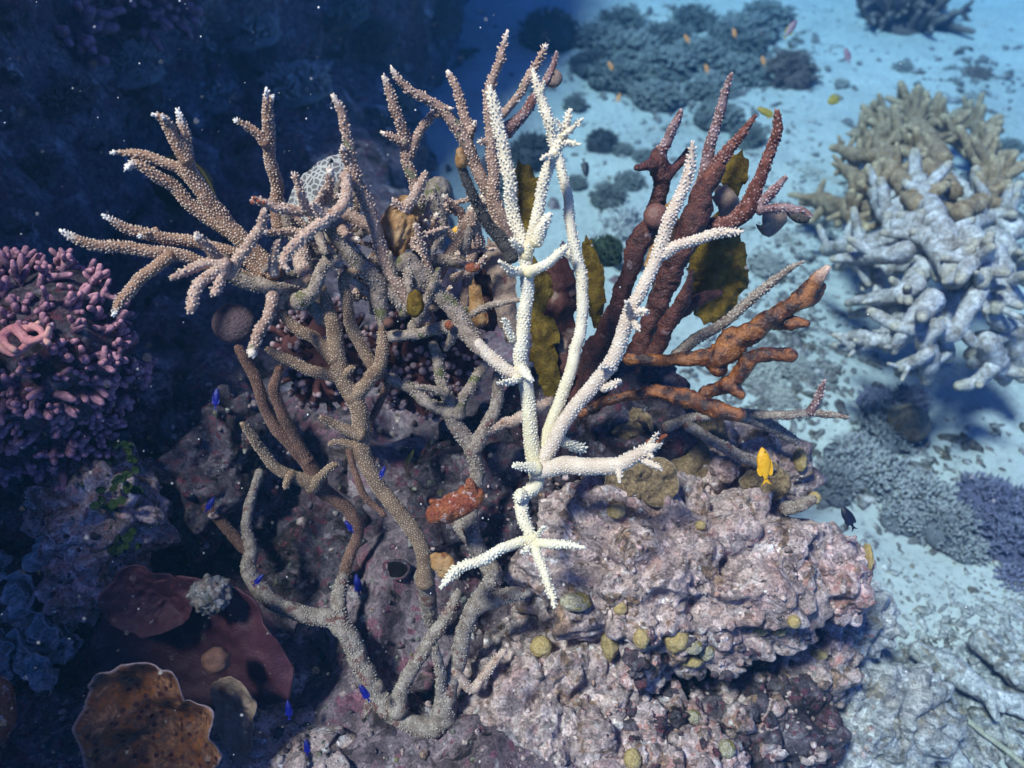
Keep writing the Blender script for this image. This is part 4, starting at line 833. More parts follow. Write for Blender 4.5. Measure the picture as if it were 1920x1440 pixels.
def flimb(rows, dd):
    _seed[0] += 1; sd = _seed[0]
    W = np.array([np.append(P(a, b, fdepth(a, b, w) + dd), w / 2 * fdepth(a, b, w) / FPX) for a, b, w in rows])
    W[:, 3] = np.minimum(W[:, 3], 21 * 2.1 / FPX) * .84
    sp = spline(W, .008); mb = MB(); c = sp[:, :3]; rr = np.maximum(sp[:, 3], .004)
    tg, N, B = tube(mb, c, rr, 24, .30, 34, sd, 0, .30)
    g = np.random.default_rng(sd)
    for q in range(int(len(c) / 5)):                        # stubs budding off the finger
        k = int(g.integers(2, len(c))); a = g.uniform(0, 6.28); dv = N[k] * math.cos(a) + B[k] * math.sin(a) - FWD * .3 + UPV * .3 + tg[k] * g.uniform(.1, .9); dv /= np.linalg.norm(dv)
        l = rr[k] * g.uniform(1.8, 3.8); cc = c[k] + dv * l * np.linspace(0, 1, 6)[:, None]; tube(mb, cc, rr[k] * g.uniform(.42, .72) * np.array([1.2, 1.0, .95, .95, .9, .7]), 10, .3, 40, sd + q, 0, .1)
    return mb
for k, (rows, brown, subs) in enumerate(FG):
    dd = -.09 + .14 * ((k * 7) % 5) / 4
    b = link('branch', flimb(rows, dd).mesh('branch', org), M['finger_brown' if brown else 'finger_pale'], fr)
    b['label'] = 'brown living finger' if brown else 'silt-covered finger'
    for sr, _ in subs: link('branchlet', flimb(sr, dd - .02).mesh('branchlet', org), M['finger_brown' if brown else 'finger_pale'], b)

# ------------------------------------------------------------------ pink knob coral, maroon corals, plates
def knobby(name, label, px, py, d, rx, ry, rd, n, L, r, mat, seed, fork=2, segs=8, face=.55, core='rock_dark'):
    """a mound whose outward side carries stubby forking knobs"""
    g = np.random.default_rng(seed); s = d / FPX; c0 = P(px, py, d); root = thing(name, label, 'coral', c0)
    v, f = ico(4); rad = np.array([rx * s, ry * s, rd]) * .8; k = 1 + .2 * fbm(v * 2 + seed, seed, 3)
    p = v * k[:, None] * rad; w = c0 + p[:, :1] * RGT + p[:, 1:2] * UPV - p[:, 2:] * FWD
    mb = MB(); mb.add(w, tris=f); link('base', mb.mesh('base', c0), M[core], root)
    for q in range(n):
        z = g.uniform(-.15, 1); a = g.uniform(0, 2 * math.pi); h = math.sqrt(max(0, 1 - z * z)); e = np.array([h * math.cos(a), h * math.sin(a), z])
        st = e * rad * .92; dv = e * np.array([1, 1, face]) + g.normal(0, .28, 3) + np.array([0, .25, 0]); dv /= np.linalg.norm(dv); l = L * g.uniform(.6, 1.3)
        m2 = MB()
        def go(s0, dd, ll, r0):
            t = np.linspace(0, 1, 6)[:, None]; cl = s0 + dd * ll * t + g.normal(0, .15, 3) * ll * t ** 2
            ww = c0 + cl[:, :1] * RGT + cl[:, 1:2] * UPV - cl[:, 2:] * FWD
            tube(m2, ww, r0 * np.array([1.1, 1.0, .95, .95, 1.0, .8]), 6, .5, 95, seed + q); return cl
        cl = go(st, dv, l, r * g.uniform(.8, 1.2))
        for _ in range(fork):
            d2 = dv + g.normal(0, .7, 3); d2 /= np.linalg.norm(d2); go(cl[g.integers(1, 5)], d2, l * g.uniform(.4, .7), r * g.uniform(.7, .95))
        link('knob', m2.mesh('knob', c0), M[mat], root)
    return root
knobby('pink_knob_coral', 'pink-purple coral with crowded stubby knobs at the left edge', 70, 650, 1.03, 185, 185, .09, 280, .025, .005, 'pink', 401)
knobby('pink_knob_coral', 'lower mauve cluster of stubby knobs below the pink coral', 70, 800, 1.08, 170, 90, .07, 130, .026, .0052, 'pink', 402)
knobby('pink_knob_coral', 'outlying purple-pink knob cluster on the right flank of the pink coral', 205, 690, 1.08, 62, 70, .04, 50, .026, .0055, 'pink', 407)
knobby('pink_knob_coral', 'dim pink knob coral in the top left corner', 60, 60, 1.75, 110, 70, .09, 40, .06, .013, 'pink', 403)
knobby('pink_knob_coral', 'dim yellowish-pink nub coral at the top left edge', 250, 20, 1.9, 90, 34, .08, 40, .05, .011, 'pink', 404)
knobby('maroon_nub_coral', 'dark maroon nubby coral behind the grey forks in the middle', 800, 668, 1.12, 125, 120, .05, 190, .016, .0055, 'maroon', 405, 1, 6, 1.0, 'maroon')
knobby('maroon_nub_coral', 'dark maroon nubby coral behind the tan fork', 610, 668, 1.14, 100, 110, .05, 100, .016, .0055, 'maroon', 406, 1, 6, 1.0, 'maroon')
# the salmon branching bit in front of the pink coral
colony('salmon_branching_coral', 'smooth salmon pink branching coral at the left edge', 'coral', 'smooth', 'pink_fan', [
 ([(-10, 640, 18), (20, 618, 18), (48, 612, 17), (70, 600, 13)], .92, .92), ([(30, 616, 17), (45, 630, 17), (60, 640, 16), (88, 625, 14), (94, 612, 11)], .92, .91),
 ([(58, 638, 16), (40, 652, 17), (15, 662, 17), (-8, 650, 16)], .915, .92), ([(2, 632, 16), (15, 648, 15), (30, 656, 13)], .92, .91), ([(60, 612, 14), (72, 618, 14), (90, 648, 11)], .92, .91)])

def plate(name, label, px, py, d, outline, tilt, mat, th=.006, wav=.006, seed=0, cup=.03, cat='coral', rings=26, parent=None):
    """a thick wavy plate: outline = radii in px by angle (deg, anticlockwise from right); tilt = (slope x, slope y)"""
    s = d / FPX; A = 96 if rings > 20 else 44; an = np.linspace(0, 2 * math.pi, A, endpoint=False)
    ks = sorted(outline); xs = np.radians([k - 360 for k in ks] + ks + [k + 360 for k in ks]); ys = [outline[k] for k in ks] * 3
    rad = np.interp(an, xs, ys) * s; rad = rad * (1 + .13 * fbm(np.stack([np.cos(an) * 2.6, np.sin(an) * 2.6, 0 * an + seed], -1), seed, 4))
    t = np.linspace(0.02, 1, rings); X = t[:, None] * rad * np.cos(an); Y = t[:, None] * rad * np.sin(an)
    q = np.stack([X.ravel(), Y.ravel(), 0 * X.ravel()], -1); R = rad.mean()
    Z = (X * tilt[0] + Y * tilt[1]).ravel() + cup * np.repeat(t ** 2, A) + wav * fbm(q / R * 2.2 + seed, seed, 3) * 2 + wav * .5 * fbm(q * 60, seed, 3)
    top = np.stack([X.ravel(), Y.ravel(), Z], -1); bot = top.copy(); bot[:, 2] -= th * np.repeat(1.15 - .75 * t ** 3, A)
    al = np.repeat(t, A)
    n = rings * A; I = np.arange(n).reshape(rings, A); J = np.roll(I, -1, 1)
    qt = np.stack([I[:-1], I[1:], J[1:], J[:-1]], -1).reshape(-1, 4); qb = qt[:, ::-1] + n; qs = np.stack([I[-1], I[-1] + n, J[-1] + n, J[-1]], -1)
    loc = np.vstack([top, bot]); c = P(px, py, d); w = c + loc[:, :1] * RGT + loc[:, 1:2] * UPV - loc[:, 2:] * FWD
    tr = np.array([[I[0, k], I[0, (k + 1) % A], 2 * n] for k in range(A)]); w = np.vstack([w, w[I[0]].mean(0)])
    mb = MB(); mb.add(w, np.vstack([qt, qb, qs]), tr, along=np.concatenate([al, al, [0]]))
    if parent is not None: return link(name, mb.mesh(name, parent.location), M[mat], parent)
    return tag(link(name, mb.mesh(name, c), M[mat], loc=c), label, cat)
plate('plate_coral', 'broad dark maroon plate coral at lower left', 400, 1215, 1.04, {0: 152, 30: 130, 60: 150, 90: 150, 120: 165, 150: 200, 180: 215, 225: 190, 270: 110, 300: 120, 330: 165}, (.10, .25), 'plate_maroon', .008, .008, 3, .02)
plate('plate_coral', 'smaller dark maroon plate lobe above the broad one', 310, 1120, 1.01, {0: 62, 60: 55, 90: 55, 150: 95, 180: 110, 270: 60, 320: 62}, (.0, .2), 'plate_maroon', .007, .006, 5, .02)
plate('plate_coral', 'orange-brown spotted plate coral with a pale lavender rim at lower left', 315, 1345, .95, {0: 110, 20: 128, 45: 98, 60: 118, 90: 138, 110: 138, 135: 150, 160: 142, 180: 138, 225: 150, 270: 190, 315: 140}, (.05, .30), 'plate_spot', .005, .015, 8, .03)
plate('plate_coral', 'pale mauve curved plate lobe right of the spotted plate', 450, 1330, .99, {0: 40, 45: 60, 90: 80, 135: 70, 180: 45, 270: 90, 315: 50}, (.5, .2), 'beige_sheet', .006, .005, 9, .02)
blob('sponge_knob', 'small brown rounded sponge resting on the maroon plate', 'sponge', 405, 1238, .965, 27, 24, .014, 'rust', 71, .2, 2, 4)
blob('orange_sponge', 'orange rounded sponge cut by the left edge near the bottom', 'sponge', -6, 1335, .92, 32, 66, .02, 'sponge_red', 72, .15, 1.6, 4)
boulder('small grey rubble lump lying on the maroon plate', 395, 1116, .985, 28, 26, .012, 73, 'rubble_grey', 5, .3, .3, .03, 'rubble_lump')
lr = thing('leaf_coral', 'blue-grey ruffled leaf coral of overlapping fronds at the left edge', 'coral', P(50, 1160, 1.12)); gl = np.random.default_rng(12)
for k in range(26):
    x, y = gl.uniform(-20, 135), gl.uniform(1045, 1275); r = gl.uniform(22, 44)
    plate('leaf', '', x, y, 1.10 - .03 * (k % 5) / 4 - .00004 * (y - 1040), {0: r, 40: r * .7, 90: r * 1.2, 140: r * .75, 180: r, 230: r * .7, 270: r * 1.1, 320: r * .8}, (gl.uniform(-.2, .5), gl.uniform(.1, .7)), 'plate_blue', .009, .010, 20 + k, .012, parent=lr, rings=14)
TP = [(1270, 868, 1.15, 70, 52, 'tan speckled plate coral right of the horizontal white branch'), (1318, 806, 1.17, 46, 40, 'tan plate dome under the lowest orange branch'), (1205, 905, 1.13, 70, 34, 'olive tan plate below the horizontal white branch'), (1440, 905, 1.12, 46, 42, 'round tan plate coral under the yellow fish'), (1180, 800, 1.16, 50, 34, 'dim tan plate above the horizontal white branch')]
for k, (x, y, d, rx, ry, l) in enumerate(TP):
    plate('plate_coral', l, x, y, min(d, surf(x, y) - .015), {0: rx, 45: rx * .9, 90: ry, 135: rx * .85, 180: rx, 225: rx * .9, 270: ry, 315: rx * .95}, (.1, -.15 + .1 * k), 'plate_tan', .006, .006, 30 + k, -.012)

# ------------------------------------------------------------------ ball corals on the rock
BALL = [(1015, 1213, 21, 19, 'olive', 'olive ball coral with two lobes on the left of the lower rock'), (1080, 1128, 30, 17, 'olive_pale', 'flat grey-olive ball coral right of the white branch tip'), (1143, 1207, 15, 30, 'olive', 'upright oblong olive coral on the lower rock'), (1203, 1197, 16, 18, 'olive', 'small round olive coral between the oblong and the large ball'), (1269, 1197, 25, 24, 'olive', 'largest round olive ball coral on the lower rock'), (1300, 1213, 16, 15, 'olive_pale', 'sand-dusted pale ball left in the cluster of three'), (1325, 1222, 14, 16, 'olive_pale', 'sand-dusted pale ball right in the cluster of three'), (1296, 1238, 22, 13, 'olive', 'olive lobe hanging under the cluster of three'), (1163, 1140, 13, 13, 'olive', 'tiny olive ball under the big ledge'), (1186, 1424, 17, 20, 'olive', 'olive ball coral at the bottom edge'), (1362, 1404, 16, 17, 'olive_pale', 'tan ball coral at bottom right of the pink rock'), (1300, 1344, 14, 12, 'olive_pale', 'tan ball coral above the small pink rock'),
        (1424, 1182, 15, 10, 'olive', 'left yellow bulb under the knob rim'), (1461, 1183, 13, 10, 'olive', 'middle yellow bulb under the knob rim'), (1489, 1166, 12, 12, 'olive', 'right yellow bulb on the knob rim'), (1527, 934, 12, 12, 'olive', 'yellow bulb at the end of the grey stub above the navy fish'), (1500, 862, 12, 22, 'olive', 'yellow-green upright bulb beside the tan plates'), (1536, 1228, 16, 9, 'olive', 'yellow bulb under the brown rock knob'), (1314, 985, 10, 9, 'olive', 'tiny olive knob in the ledge hollow'), (1155, 958, 17, 15, 'olive', 'olive tuft in the left part of the ledge'), (1626, 1045, 7, 26, 'olive', 'yellow-green strip coral on the pink ledge tip')]
for k, (x, y, rx, ry, m, l) in enumerate(BALL):
    d = surf(x, y, 1.15); r = max(rx, ry) * d / FPX
    blob('ball_coral', l, 'coral', x, y, d - r * .35, rx, ry, r * .85, m, 500 + k, .16, 1.7, 4, .16, wf=1.8)
colony('grey_stub', 'short grey coral stub pointing right above the navy fish', 'coral', 'dead', 'dead', [([(1470, 955, 26), (1495, 945, 28), (1522, 935, 24)], 1.13, 1.11)])
# small nodules that crust the rocks
def nodules(name, label, cat, n, box, rmin, rmax, mats, seed, kindname='stuff'):
    g = np.random.default_rng(seed); v, f = ico(3 if rmax > 15 else 2)
    mbs = {m: MB() for m in mats}
    for k in range(n):
        x, y = g.uniform(box[0], box[2]), g.uniform(box[1], box[3]); d = surf(x, y, 9)
        if d > 1.5: continue
        r = g.uniform(rmin, rmax) * (g.random() ** 1.5 * .8 + .4) * d / FPX; c = P(x, y, d + r * .1)
        p = v * (1 + (1.0 if rmax > 15 else .6) * fbm(v * 1.8 + k, seed, 4))[:, None] * r * g.uniform(.6, 1.4, 3)
        mbs[mats[int(g.integers(len(mats)))]].add(c + p, tris=f)
    for m, mb in mbs.items():
        if mb.n: tag(link(name, mb.mesh(name), M[m]), label[m], cat, kind='stuff')
nodules('crust_nodules', {'rock': 'small grey nodules crusting the reef rocks', 'rock_pink': 'small pink nodules crusting the reef rocks', 'rock_dark': 'small dark nodules crusting the reef rocks'}, 'nodules', 900, (870, 880, 1640, 1440), 3, 7, ['rock', 'rock_pink', 'rock'], 77)
nodules('broken_crust', {'rock': 'broken grey crust pieces over the lower rocks', 'rock_pink': 'broken pink crust pieces over the lower rocks', 'rock_dark': 'broken dark crust pieces over the lower rocks'}, 'nodules', 130, (1180, 1180, 1560, 1440), 8, 20, ['rock', 'rock_pink', 'rock_dark', 'rock_dark'], 79)
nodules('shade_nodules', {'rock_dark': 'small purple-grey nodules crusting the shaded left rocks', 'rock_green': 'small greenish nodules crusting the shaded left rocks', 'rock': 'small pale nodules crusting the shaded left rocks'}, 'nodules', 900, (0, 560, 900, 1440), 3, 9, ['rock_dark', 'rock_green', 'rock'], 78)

# ------------------------------------------------------------------ slime sheets, sponges, tunicates
def sheet(name, label, cat, rows, d0, d1, mat, th=.0016, ruf=.012, seed=0):
    """a ruffled hanging sheet: rows (x, y, width px) down its middle"""
    p = np.asarray(rows, float); d = np.linspace(d0, d1, len(p))
    W = np.array([np.append(P(a, b, dd), w / 2 * dd / FPX) for (a, b, w), dd in zip(p, d)]); sp = spline(W, .003); c, hw = sp[:, :3], np.maximum(sp[:, 3], .001); tt = np.linspace(0, 1, len(sp)); hw = hw * np.sqrt(np.clip(np.minimum(tt, 1 - tt) / .16, .004, 1))
    tg = np.gradient(c, axis=0); tg /= np.linalg.norm(tg, axis=1)[:, None]; side = np.cross(tg, FWD); side /= np.linalg.norm(side, axis=1)[:, None]; nn = np.cross(side, tg)
    U = 24; u = np.linspace(-1, 1, U)
    edge = 1 + .55 * fbm(c * 70, seed, 4)
    e2 = 1 + .55 * fbm(c * 70 + 9, seed + 8, 4); wd = np.where(u[None, :] < 0, (hw * edge)[:, None], (hw * e2)[:, None])
    base = c[:, None] + side[:, None] * (u[None, :] * wd)[:, :, None] + tg[:, None] * (.004 * u[None, :] ** 2 * np.sin(np.arange(len(c)))[:, None])[:, :, None]
    z = ruf * (fbm(base.reshape(-1, 3) * 22, seed + 3, 3) * 1.6 + .35 * fbm(base.reshape(-1, 3) * 90, seed + 5, 3)).reshape(len(c), U) + .35 * hw[:, None] * (u[None] ** 2)
    thk = th * (1.05 - .8 * u[None] ** 4) * np.ones((len(c), 1))
    a = base + nn[:, None] * (z + thk)[:, :, None]; b = base + nn[:, None] * (z - thk)[:, :, None]
    m = len(c); n = m * U; I = np.arange(n).reshape(m, U)
    q1 = np.stack([I[:-1, :-1], I[:-1, 1:], I[1:, 1:], I[1:, :-1]], -1).reshape(-1, 4); rim = np.concatenate([I[0, :], I[1:, -1], I[-1, -2::-1], I[-2:0:-1, 0]]); rn = np.roll(rim, -1)
    qr = np.stack([rim, rim + n, rn + n, rn], -1)
    mb = MB(); mb.add(np.vstack([a.reshape(-1, 3), b.reshape(-1, 3)]), np.vstack([q1[:, ::-1], q1 + n, qr]))
    return tag(link(name, mb.mesh(name, c[-1]), M[mat], loc=c[-1]), label, cat)
sheet('golden_sheet', 'golden brown algal sheet hanging between the tall white branches', 'algae', [(972, 300, 22), (982, 330, 56), (990, 370, 62), (985, 420, 50), (975, 470, 30)], 1.02, 1.04, 'amber', seed=1)
sheet('golden_sheet', 'tall olive-gold sheet left of the maroon sheet in the white fork', 'algae', [(1000, 480, 40), (1012, 560, 56), (1018, 640, 52), (1030, 720, 40), (1036, 760, 24)], 1.05, 1.09, 'amber', seed=2)
sheet('maroon_sheet', 'tall dark maroon sheet inside the white fork', 'algae', [(1046, 470, 50), (1050, 540, 64), (1052, 620, 64), (1050, 690, 46), (1040, 740, 28)], 1.06, 1.1, 'maroon_sheet', seed=3)
sheet('golden_sheet', 'large golden seaweed sheet behind the red-brown branches at right', 'algae', [(1350, 395, 60), (1352, 450, 100), (1352, 510, 112), (1340, 565, 90), (1320, 610, 40)], 1.09, 1.12, 'amber', ruf=.02, seed=4)
sheet('golden_sheet', 'narrow golden sheet behind the upper right white branch', 'algae', [(1262, 370, 26), (1250, 430, 44), (1236, 490, 44), (1215, 540, 24)], 1.08, 1.12, 'jelly', seed=5)
sheet('golden_sheet', 'narrow olive strip right of the second white branch', 'algae', [(1098, 440, 18), (1112, 500, 36), (1118, 560, 34), (1120, 620, 16)], 1.10, 1.14, 'amber', seed=6)
sheet('maroon_sheet', 'maroon flap left of the first white branch', 'algae', [(898, 455, 22), (908, 510, 48), (918, 570, 56), (912, 625, 36)], 1.03, 1.06, 'maroon_sheet', seed=7)
sheet('beige_sheet', 'beige slimy flap along the first white branch', 'algae', [(915, 445, 20), (932, 490, 40), (946, 550, 44), (955, 610, 34), (955, 650, 18)], 1.01, 1.04, 'beige_sheet', seed=8)
sheet('beige_sheet', 'brownish gauze hanging under the right red-brown branch', 'algae', [(1440, 395, 50), (1450, 415, 60), (1445, 440, 40)], 1.03, 1.05, 'beige_sheet', seed=9)
sheet('beige_sheet', 'pale slimy sheet inside the red-brown fork', 'algae', [(1348, 345, 30), (1362, 370, 48), (1366, 400, 40), (1360, 425, 22)], 1.05, 1.07, 'beige_sheet', seed=10)
sheet('golden_sheet', 'olive rag left of the red-brown fork top', 'algae', [(1392, 280, 14), (1378, 320, 44), (1372, 360, 34), (1366, 385, 16)], 1.05, 1.07, 'amber', seed=11)
sheet('amber_strand', 'amber strand stretched below the maroon flap', 'algae', [(888, 520, 10), (892, 560, 26), (893, 590, 40), (905, 615, 20)], 1.01, 1.02, 'jelly', .002, .006, 12)
blob('orange_tissue', 'small orange jelly web at the end of the lower white arm', 'tissue', 830, 1056, .925, 19, 24, .006, 'jelly', 98, .45, 1.3, 4, rot=.5)
blob('orange_jelly', 'lumpy orange jelly mass on the mauve branches', 'sponge', 745, 428, .965, 34, 56, .018, 'jelly', 81, .3, 2.2, 5, .25, rot=-.35)
blob('amber_drop', 'small golden amber drop hanging on the turf limb', 'sponge', 778, 570, .92, 17, 26, .009, 'amber', 82, .2, 2, 4)
blob('tunicate', 'round translucent brown tunicate on the red-brown branch', 'tunicate', 1230, 405, 1.005, 24, 24, .013, 'tunicate', 83, .04, 2, 4)
blob('tunicate', 'pale round tunicate behind the upper right mauve tip', 'tunicate', 1037, 147, 1.02, 18, 17, .01, 'beige_sheet', 84, .05, 2, 4)
blob('red_nodule', 'red shiny nodule on the grey branch left of the maroon flap', 'sponge', 886, 502, .985, 14, 9, .005, 'sponge_red', 85, .2, 2, 4)
blob('red_nodule', 'small red nodule at the bend of the whitening branch', 'sponge', 842, 610, .94, 9, 9, .006, 'sponge_red', 86, .2, 2, 3)
blob('red_nodule', 'small reddish nodule on the turf limb above the tan fork', 'sponge', 728, 605, .945, 10, 9, .006, 'rust', 87, .2, 2, 3)
blob('disc_sponge', 'round purple-brown disc sponge in the dark at left', 'sponge', 438, 607, 1.0, 40, 38, .016, 'purple_disc', 88, .04, 2, 5)
blob('mauve_lump', 'dim mauve speckled lump behind the cut mauve twig', 'coral', 822, 372, 1.22, 28, 40, .03, 'fuzz', 89, .15, 2, 5, .1)
o = colony('salmon_sponge', 'lumpy salmon red sponge left of the white branch bend', 'sponge', 'smooth', 'sponge_red', [([(815, 965, 34), (836, 958, 44), (862, 943, 50), (886, 930, 50), (896, 922, 34)], .99, .98, {'subs': [([(885, 925, 26), (884, 910, 20), (882, 902, 14)], -.01), ([(830, 950, 24), (820, 944, 18), (813, 940, 12)], -.005)]})])
for k, (x, y) in enumerate([(478, 372), (486, 378), (496, 380), (474, 380)]): blob('red_nodule', 'tiny red nodule on the pinkish twig left of centre', 'sponge', x, y, .855, 5, 4, .003, 'sponge_red', 90 + k, .2, 2, 2, group='red nodules on the pinkish twig')
d = surf(742, 1068) - .002
hole = thing('tube_worm_hole', 'round dark hole with a pale rim in the dim rock', 'hole', P(742, 1068, d))
ca = [P(742 + (23 + 3 * math.sin(3 * a + 1)) * math.cos(a), 1068 - (20 + 3 * math.cos(2 * a)) * math.sin(a), d) for a in np.linspace(0, 2 * math.pi, 25)]
mb = MB(); tube(mb, np.array(ca), np.full(25, .0026), 8, .5, 90, 5); link('rim', mb.mesh('rim', hole.location), M['rock_dark'], hole)
blob('pit', '', '', 742, 1068, d, 22, 19, .002, 'pit', 95, .05, 2, 3, parent=hole)  # flat disc on the rock, painted black as the hole's inner shade
for k, (x, y, l) in enumerate([(225, 850, 'green leafy alga tuft under the pink coral'), (240, 900, 'green leafy alga tuft in the dark gap at left'), (235, 1015, 'green leafy alga sprig above the maroon plate'), (205, 935, 'pale green alga tuft near the left rubble')]):
    g = np.random.default_rng(900 + k); d = min(surf(x, y, 1.15), 1.2) - .03; t = thing('green_alga', l, 'algae', P(x, y, d + .02))
    for q in range(9):
        a, b = x + g.uniform(-26, 26), y + g.uniform(-20, 20); r = g.uniform(7, 13)
        plate('leaf', '', a, b, d + g.uniform(-.01, .02), {0: r, 90: r * .8, 180: r, 270: r * .7}, tuple(g.uniform(-.6, .6, 2)), 'green_leaf', .002, .001, q, .002, rings=5, parent=t)

# ------------------------------------------------------------------ fish
def fish(name, label, px, py, d, lpx, ang, mat, hgt=.38, thick=.16, finmat=None, yaw=0.0, roll=0.0, group=None, fork=.5, stripes=None):
    """a swimming fish; ang = heading in the picture, yaw turns the head towards (+) or away from the lens"""
    finmat = finmat or mat; L = lpx * d / FPX / max(.3, math.cos(yaw)); c = P(px, py, d)
    f = (math.cos(ang) * RGT + math.sin(ang) * UPV) * math.cos(yaw) - FWD * math.sin(yaw)
    up0 = (-math.sin(ang) * RGT + math.cos(ang) * UPV); 
    if up0 @ np.array([0, 0, 1]) < 0: up0 = -up0
    sd = np.cross(f, up0); sd /= np.linalg.norm(sd); up = np.cross(sd, f)
    up, sd = up * math.cos(roll) + sd * math.sin(roll), sd * math.cos(roll) - up * math.sin(roll)
    root = thing(name, label, 'fish', c, group)
    T = np.array([0, .03, .1, .2, .33, .46, .6, .72, .80, .86]); Hh = np.array([.02, .22, .52, .82, 1, .98, .78, .48, .28, .22]) * hgt / 2 * L; Ww = np.array([.02, .25, .6, .9, 1, .9, .65, .38, .2, .14]) * thick / 2 * L
    A = 14; an = np.linspace(0, 2 * math.pi, A, endpoint=False)
    def pt(x, y, z): return f * x + up * y + sd * z
    V = []
    for t, h, w in zip(T, Hh, Ww):
        for a in an: V.append(pt((.5 - t) * L, h * math.sin(a), w * math.cos(a)))
    m = len(T); I = np.arange(m * A).reshape(m, A); J = np.roll(I, -1, 1); q = np.stack([I[:-1], J[:-1], J[1:], I[1:]], -1).reshape(-1, 4)
    mb = MB(); mb.add(np.array(V), q, np.vstack([[[I[0, 0], I[0, k + 1], I[0, k]] for k in range(1, A - 1)], [[I[-1, 0], I[-1, k], I[-1, k + 1]] for k in range(1, A - 1)]]))
    link('body', mb.mesh('body'), M[mat], root)
    def fin(nm, pts, mm):
        p = np.array(pts); n = len(p); th = .006 * L
        w = np.vstack([[pt(x, y, th) for x, y in p], [pt(x, y, -th) for x, y in p]])
        tr = [[0, k, k + 1] for k in range(1, n - 1)] + [[n, n + k + 1, n + k] for k in range(1, n - 1)]
        qd = [[k, k + n, (k + 1) % n + n, (k + 1) % n] for k in range(n)]
        b = MB(); b.add(w, qd, tr); link(nm, b.mesh(nm, smooth=False), M[mm], root)
    h = hgt / 2 * L
    fin('tail_fin', [((.5 - .84) * L, 0), ((.5 - .84) * L, h * .24), (-.46 * L, h * .55), (-.5 * L, h * .8), (-(.5 - .09 * fork) * L + 0, h * .3), (-(.5 - .16 * fork) * L, 0), (-(.5 - .09 * fork) * L, -h * .3), (-.5 * L, -h * .8), (-.46 * L, -h * .55), ((.5 - .84) * L, -h * .24)], finmat)
    fin('dorsal_fin', [(.0, h * .9), (.22 * L, h * .84), (.14 * L, h * 1.12), (-.05 * L, h * 1.22), (-.22 * L, h * 1.1), (-.27 * L, h * .8), (-.22 * L, h * .4)], finmat)
    fin('anal_fin', [(-.02 * L, -h * .7), (.02 * L, -h * .92), (-.08 * L, -h * 1.15), (-.2 * L, -h * 1.05), (-.26 * L, -h * .75), (-.22 * L, -h * .4)], finmat)
    v, ff = ico(2)
    for s in (-1, 1):
        b = MB(); b.add(v * .022 * L + pt(.37 * L, h * .25, s * Ww[3] * .78), tris=ff); link('eye', b.mesh('eye'), M['eye'], root)
    return root
R_ = math.radians
fish('yellow_fish', 'bright yellow fish hovering nose-up over the round tan plate', 1433, 874, 1.03, 72, R_(97), 'f_yellow', .36)
fish('navy_fish', 'dark navy fish swimming nose-up over the sand right of the ledge', 1591, 972, 1.03, 52, R_(118), 'f_navy', .36)
fish('navy_fish', 'small black fish diving over the sand between white and red-brown corals', 1097, 314, 1.9, 38, R_(-80), 'f_navy', .34)
fish('striped_fish', 'small striped fish with a yellow tail at the top right', 1482, 55, 2.1, 44, R_(56), 'f_mauve', .3, finmat='f_olive')
fish('mauve_fish', 'small mauve fish over bright sand at the top right', 1589, 104, 2.1, 32, R_(105), 'f_mauve', .36)
fish('olive_fish', 'small olive yellow fish over the sand left of the finger coral', 1564, 187, 2.0, 28, R_(205), 'f_olive', .6)
fish('olive_fish', 'olive fish half hidden behind the right red-brown tips', 1438, 212, 1.6, 44, R_(150), 'f_olive', .3)
fish('olive_fish', 'tiny yellow fish beside the grey-mauve branch pair', 858, 430, 1.15, 26, R_(200), 'f_yellow', .45)
fish('olive_fish', 'thin yellow-green fish in the dark gap left of the purple-brown trunk', 767, 860, 1.1, 40, R_(62), 'f_olive', .2)
for x, y, a, l in [(1288, 73, 120, 'leftmost tiny orange fish on the upper bank edge'), (1377, 62, 100, 'tiny orange fish nearest the striped fish'), (1145, 124, 115, 'tiny orange fish over the left part of the bank'), (1325, 129, 105, 'tiny orange fish above the tallest red-brown spike'), (1160, 184, 70, 'tiny orange fish above the lone dark bush'), (1431, 114, 100, 'tiny orange fish over the reddish dark bush')]:
    fish('orange_fish', l, x, y, 2.6, 20, R_(a), 'f_orange', .36, group='orange fish over the bank')
for x, y, a, ln, d, l in [(405, 748, 85, 42, 1.06, 'electric blue fish left of the rust brown branches'), (393, 947, 60, 36, 1.10, 'electric blue fish on the purple crusted rock'), (655, 988, 125, 30, 1.09, 'electric blue fish below the rust brown fork'), (671, 1098, 100, 44, 1.15, 'electric blue fish beside the dead grey stump'), (484, 1088, 50, 30, 1.03, 'electric blue fish on the dead grey curve'), (717, 886, 70, 28, .98, 'electric blue fish touching the tan trunk'), (684, 1300, 120, 40, 1.0, 'electric blue fish by the lower dead branch'), (541, 1332, 95, 40, 1.0, 'electric blue fish right of the pale mauve lobe'), (575, 1402, 95, 34, .98, 'lowest electric blue fish near the bottom edge')]:
    fish('blue_fish', l, x, y, d, ln, R_(a), 'f_blue', .3, group='electric blue fish in the shade')
fish('netted_fish', 'grey net-patterned grouper hiding behind the mauve branches', 600, 372, 1.08, 190, R_(62), 'f_net', .46, .2)
fish('yellow_edged_fish', 'dark fish with golden fin edges behind the left brown branches', 342, 352, 1.45, 150, R_(132), 'f_darkrim', .62, .16)
ye = bpy.data.objects['yellow_edged_fish']
for rows in ([(300, 304), (316, 295), (334, 294)], [(362, 303), (378, 320), (392, 342), (402, 366), (406, 384)]):
    W = np.array([np.append(P(x, y, 1.41), .0028) for x, y in rows]); W[0, 3] = W[-1, 3] = .001; sp = spline(W, .004); mb = MB(); tube(mb, sp[:, :3], sp[:, 3], 8, .1, 50, 9); link('fin_edge', mb.mesh('fin_edge', ye.location), M['f_gold'], ye)

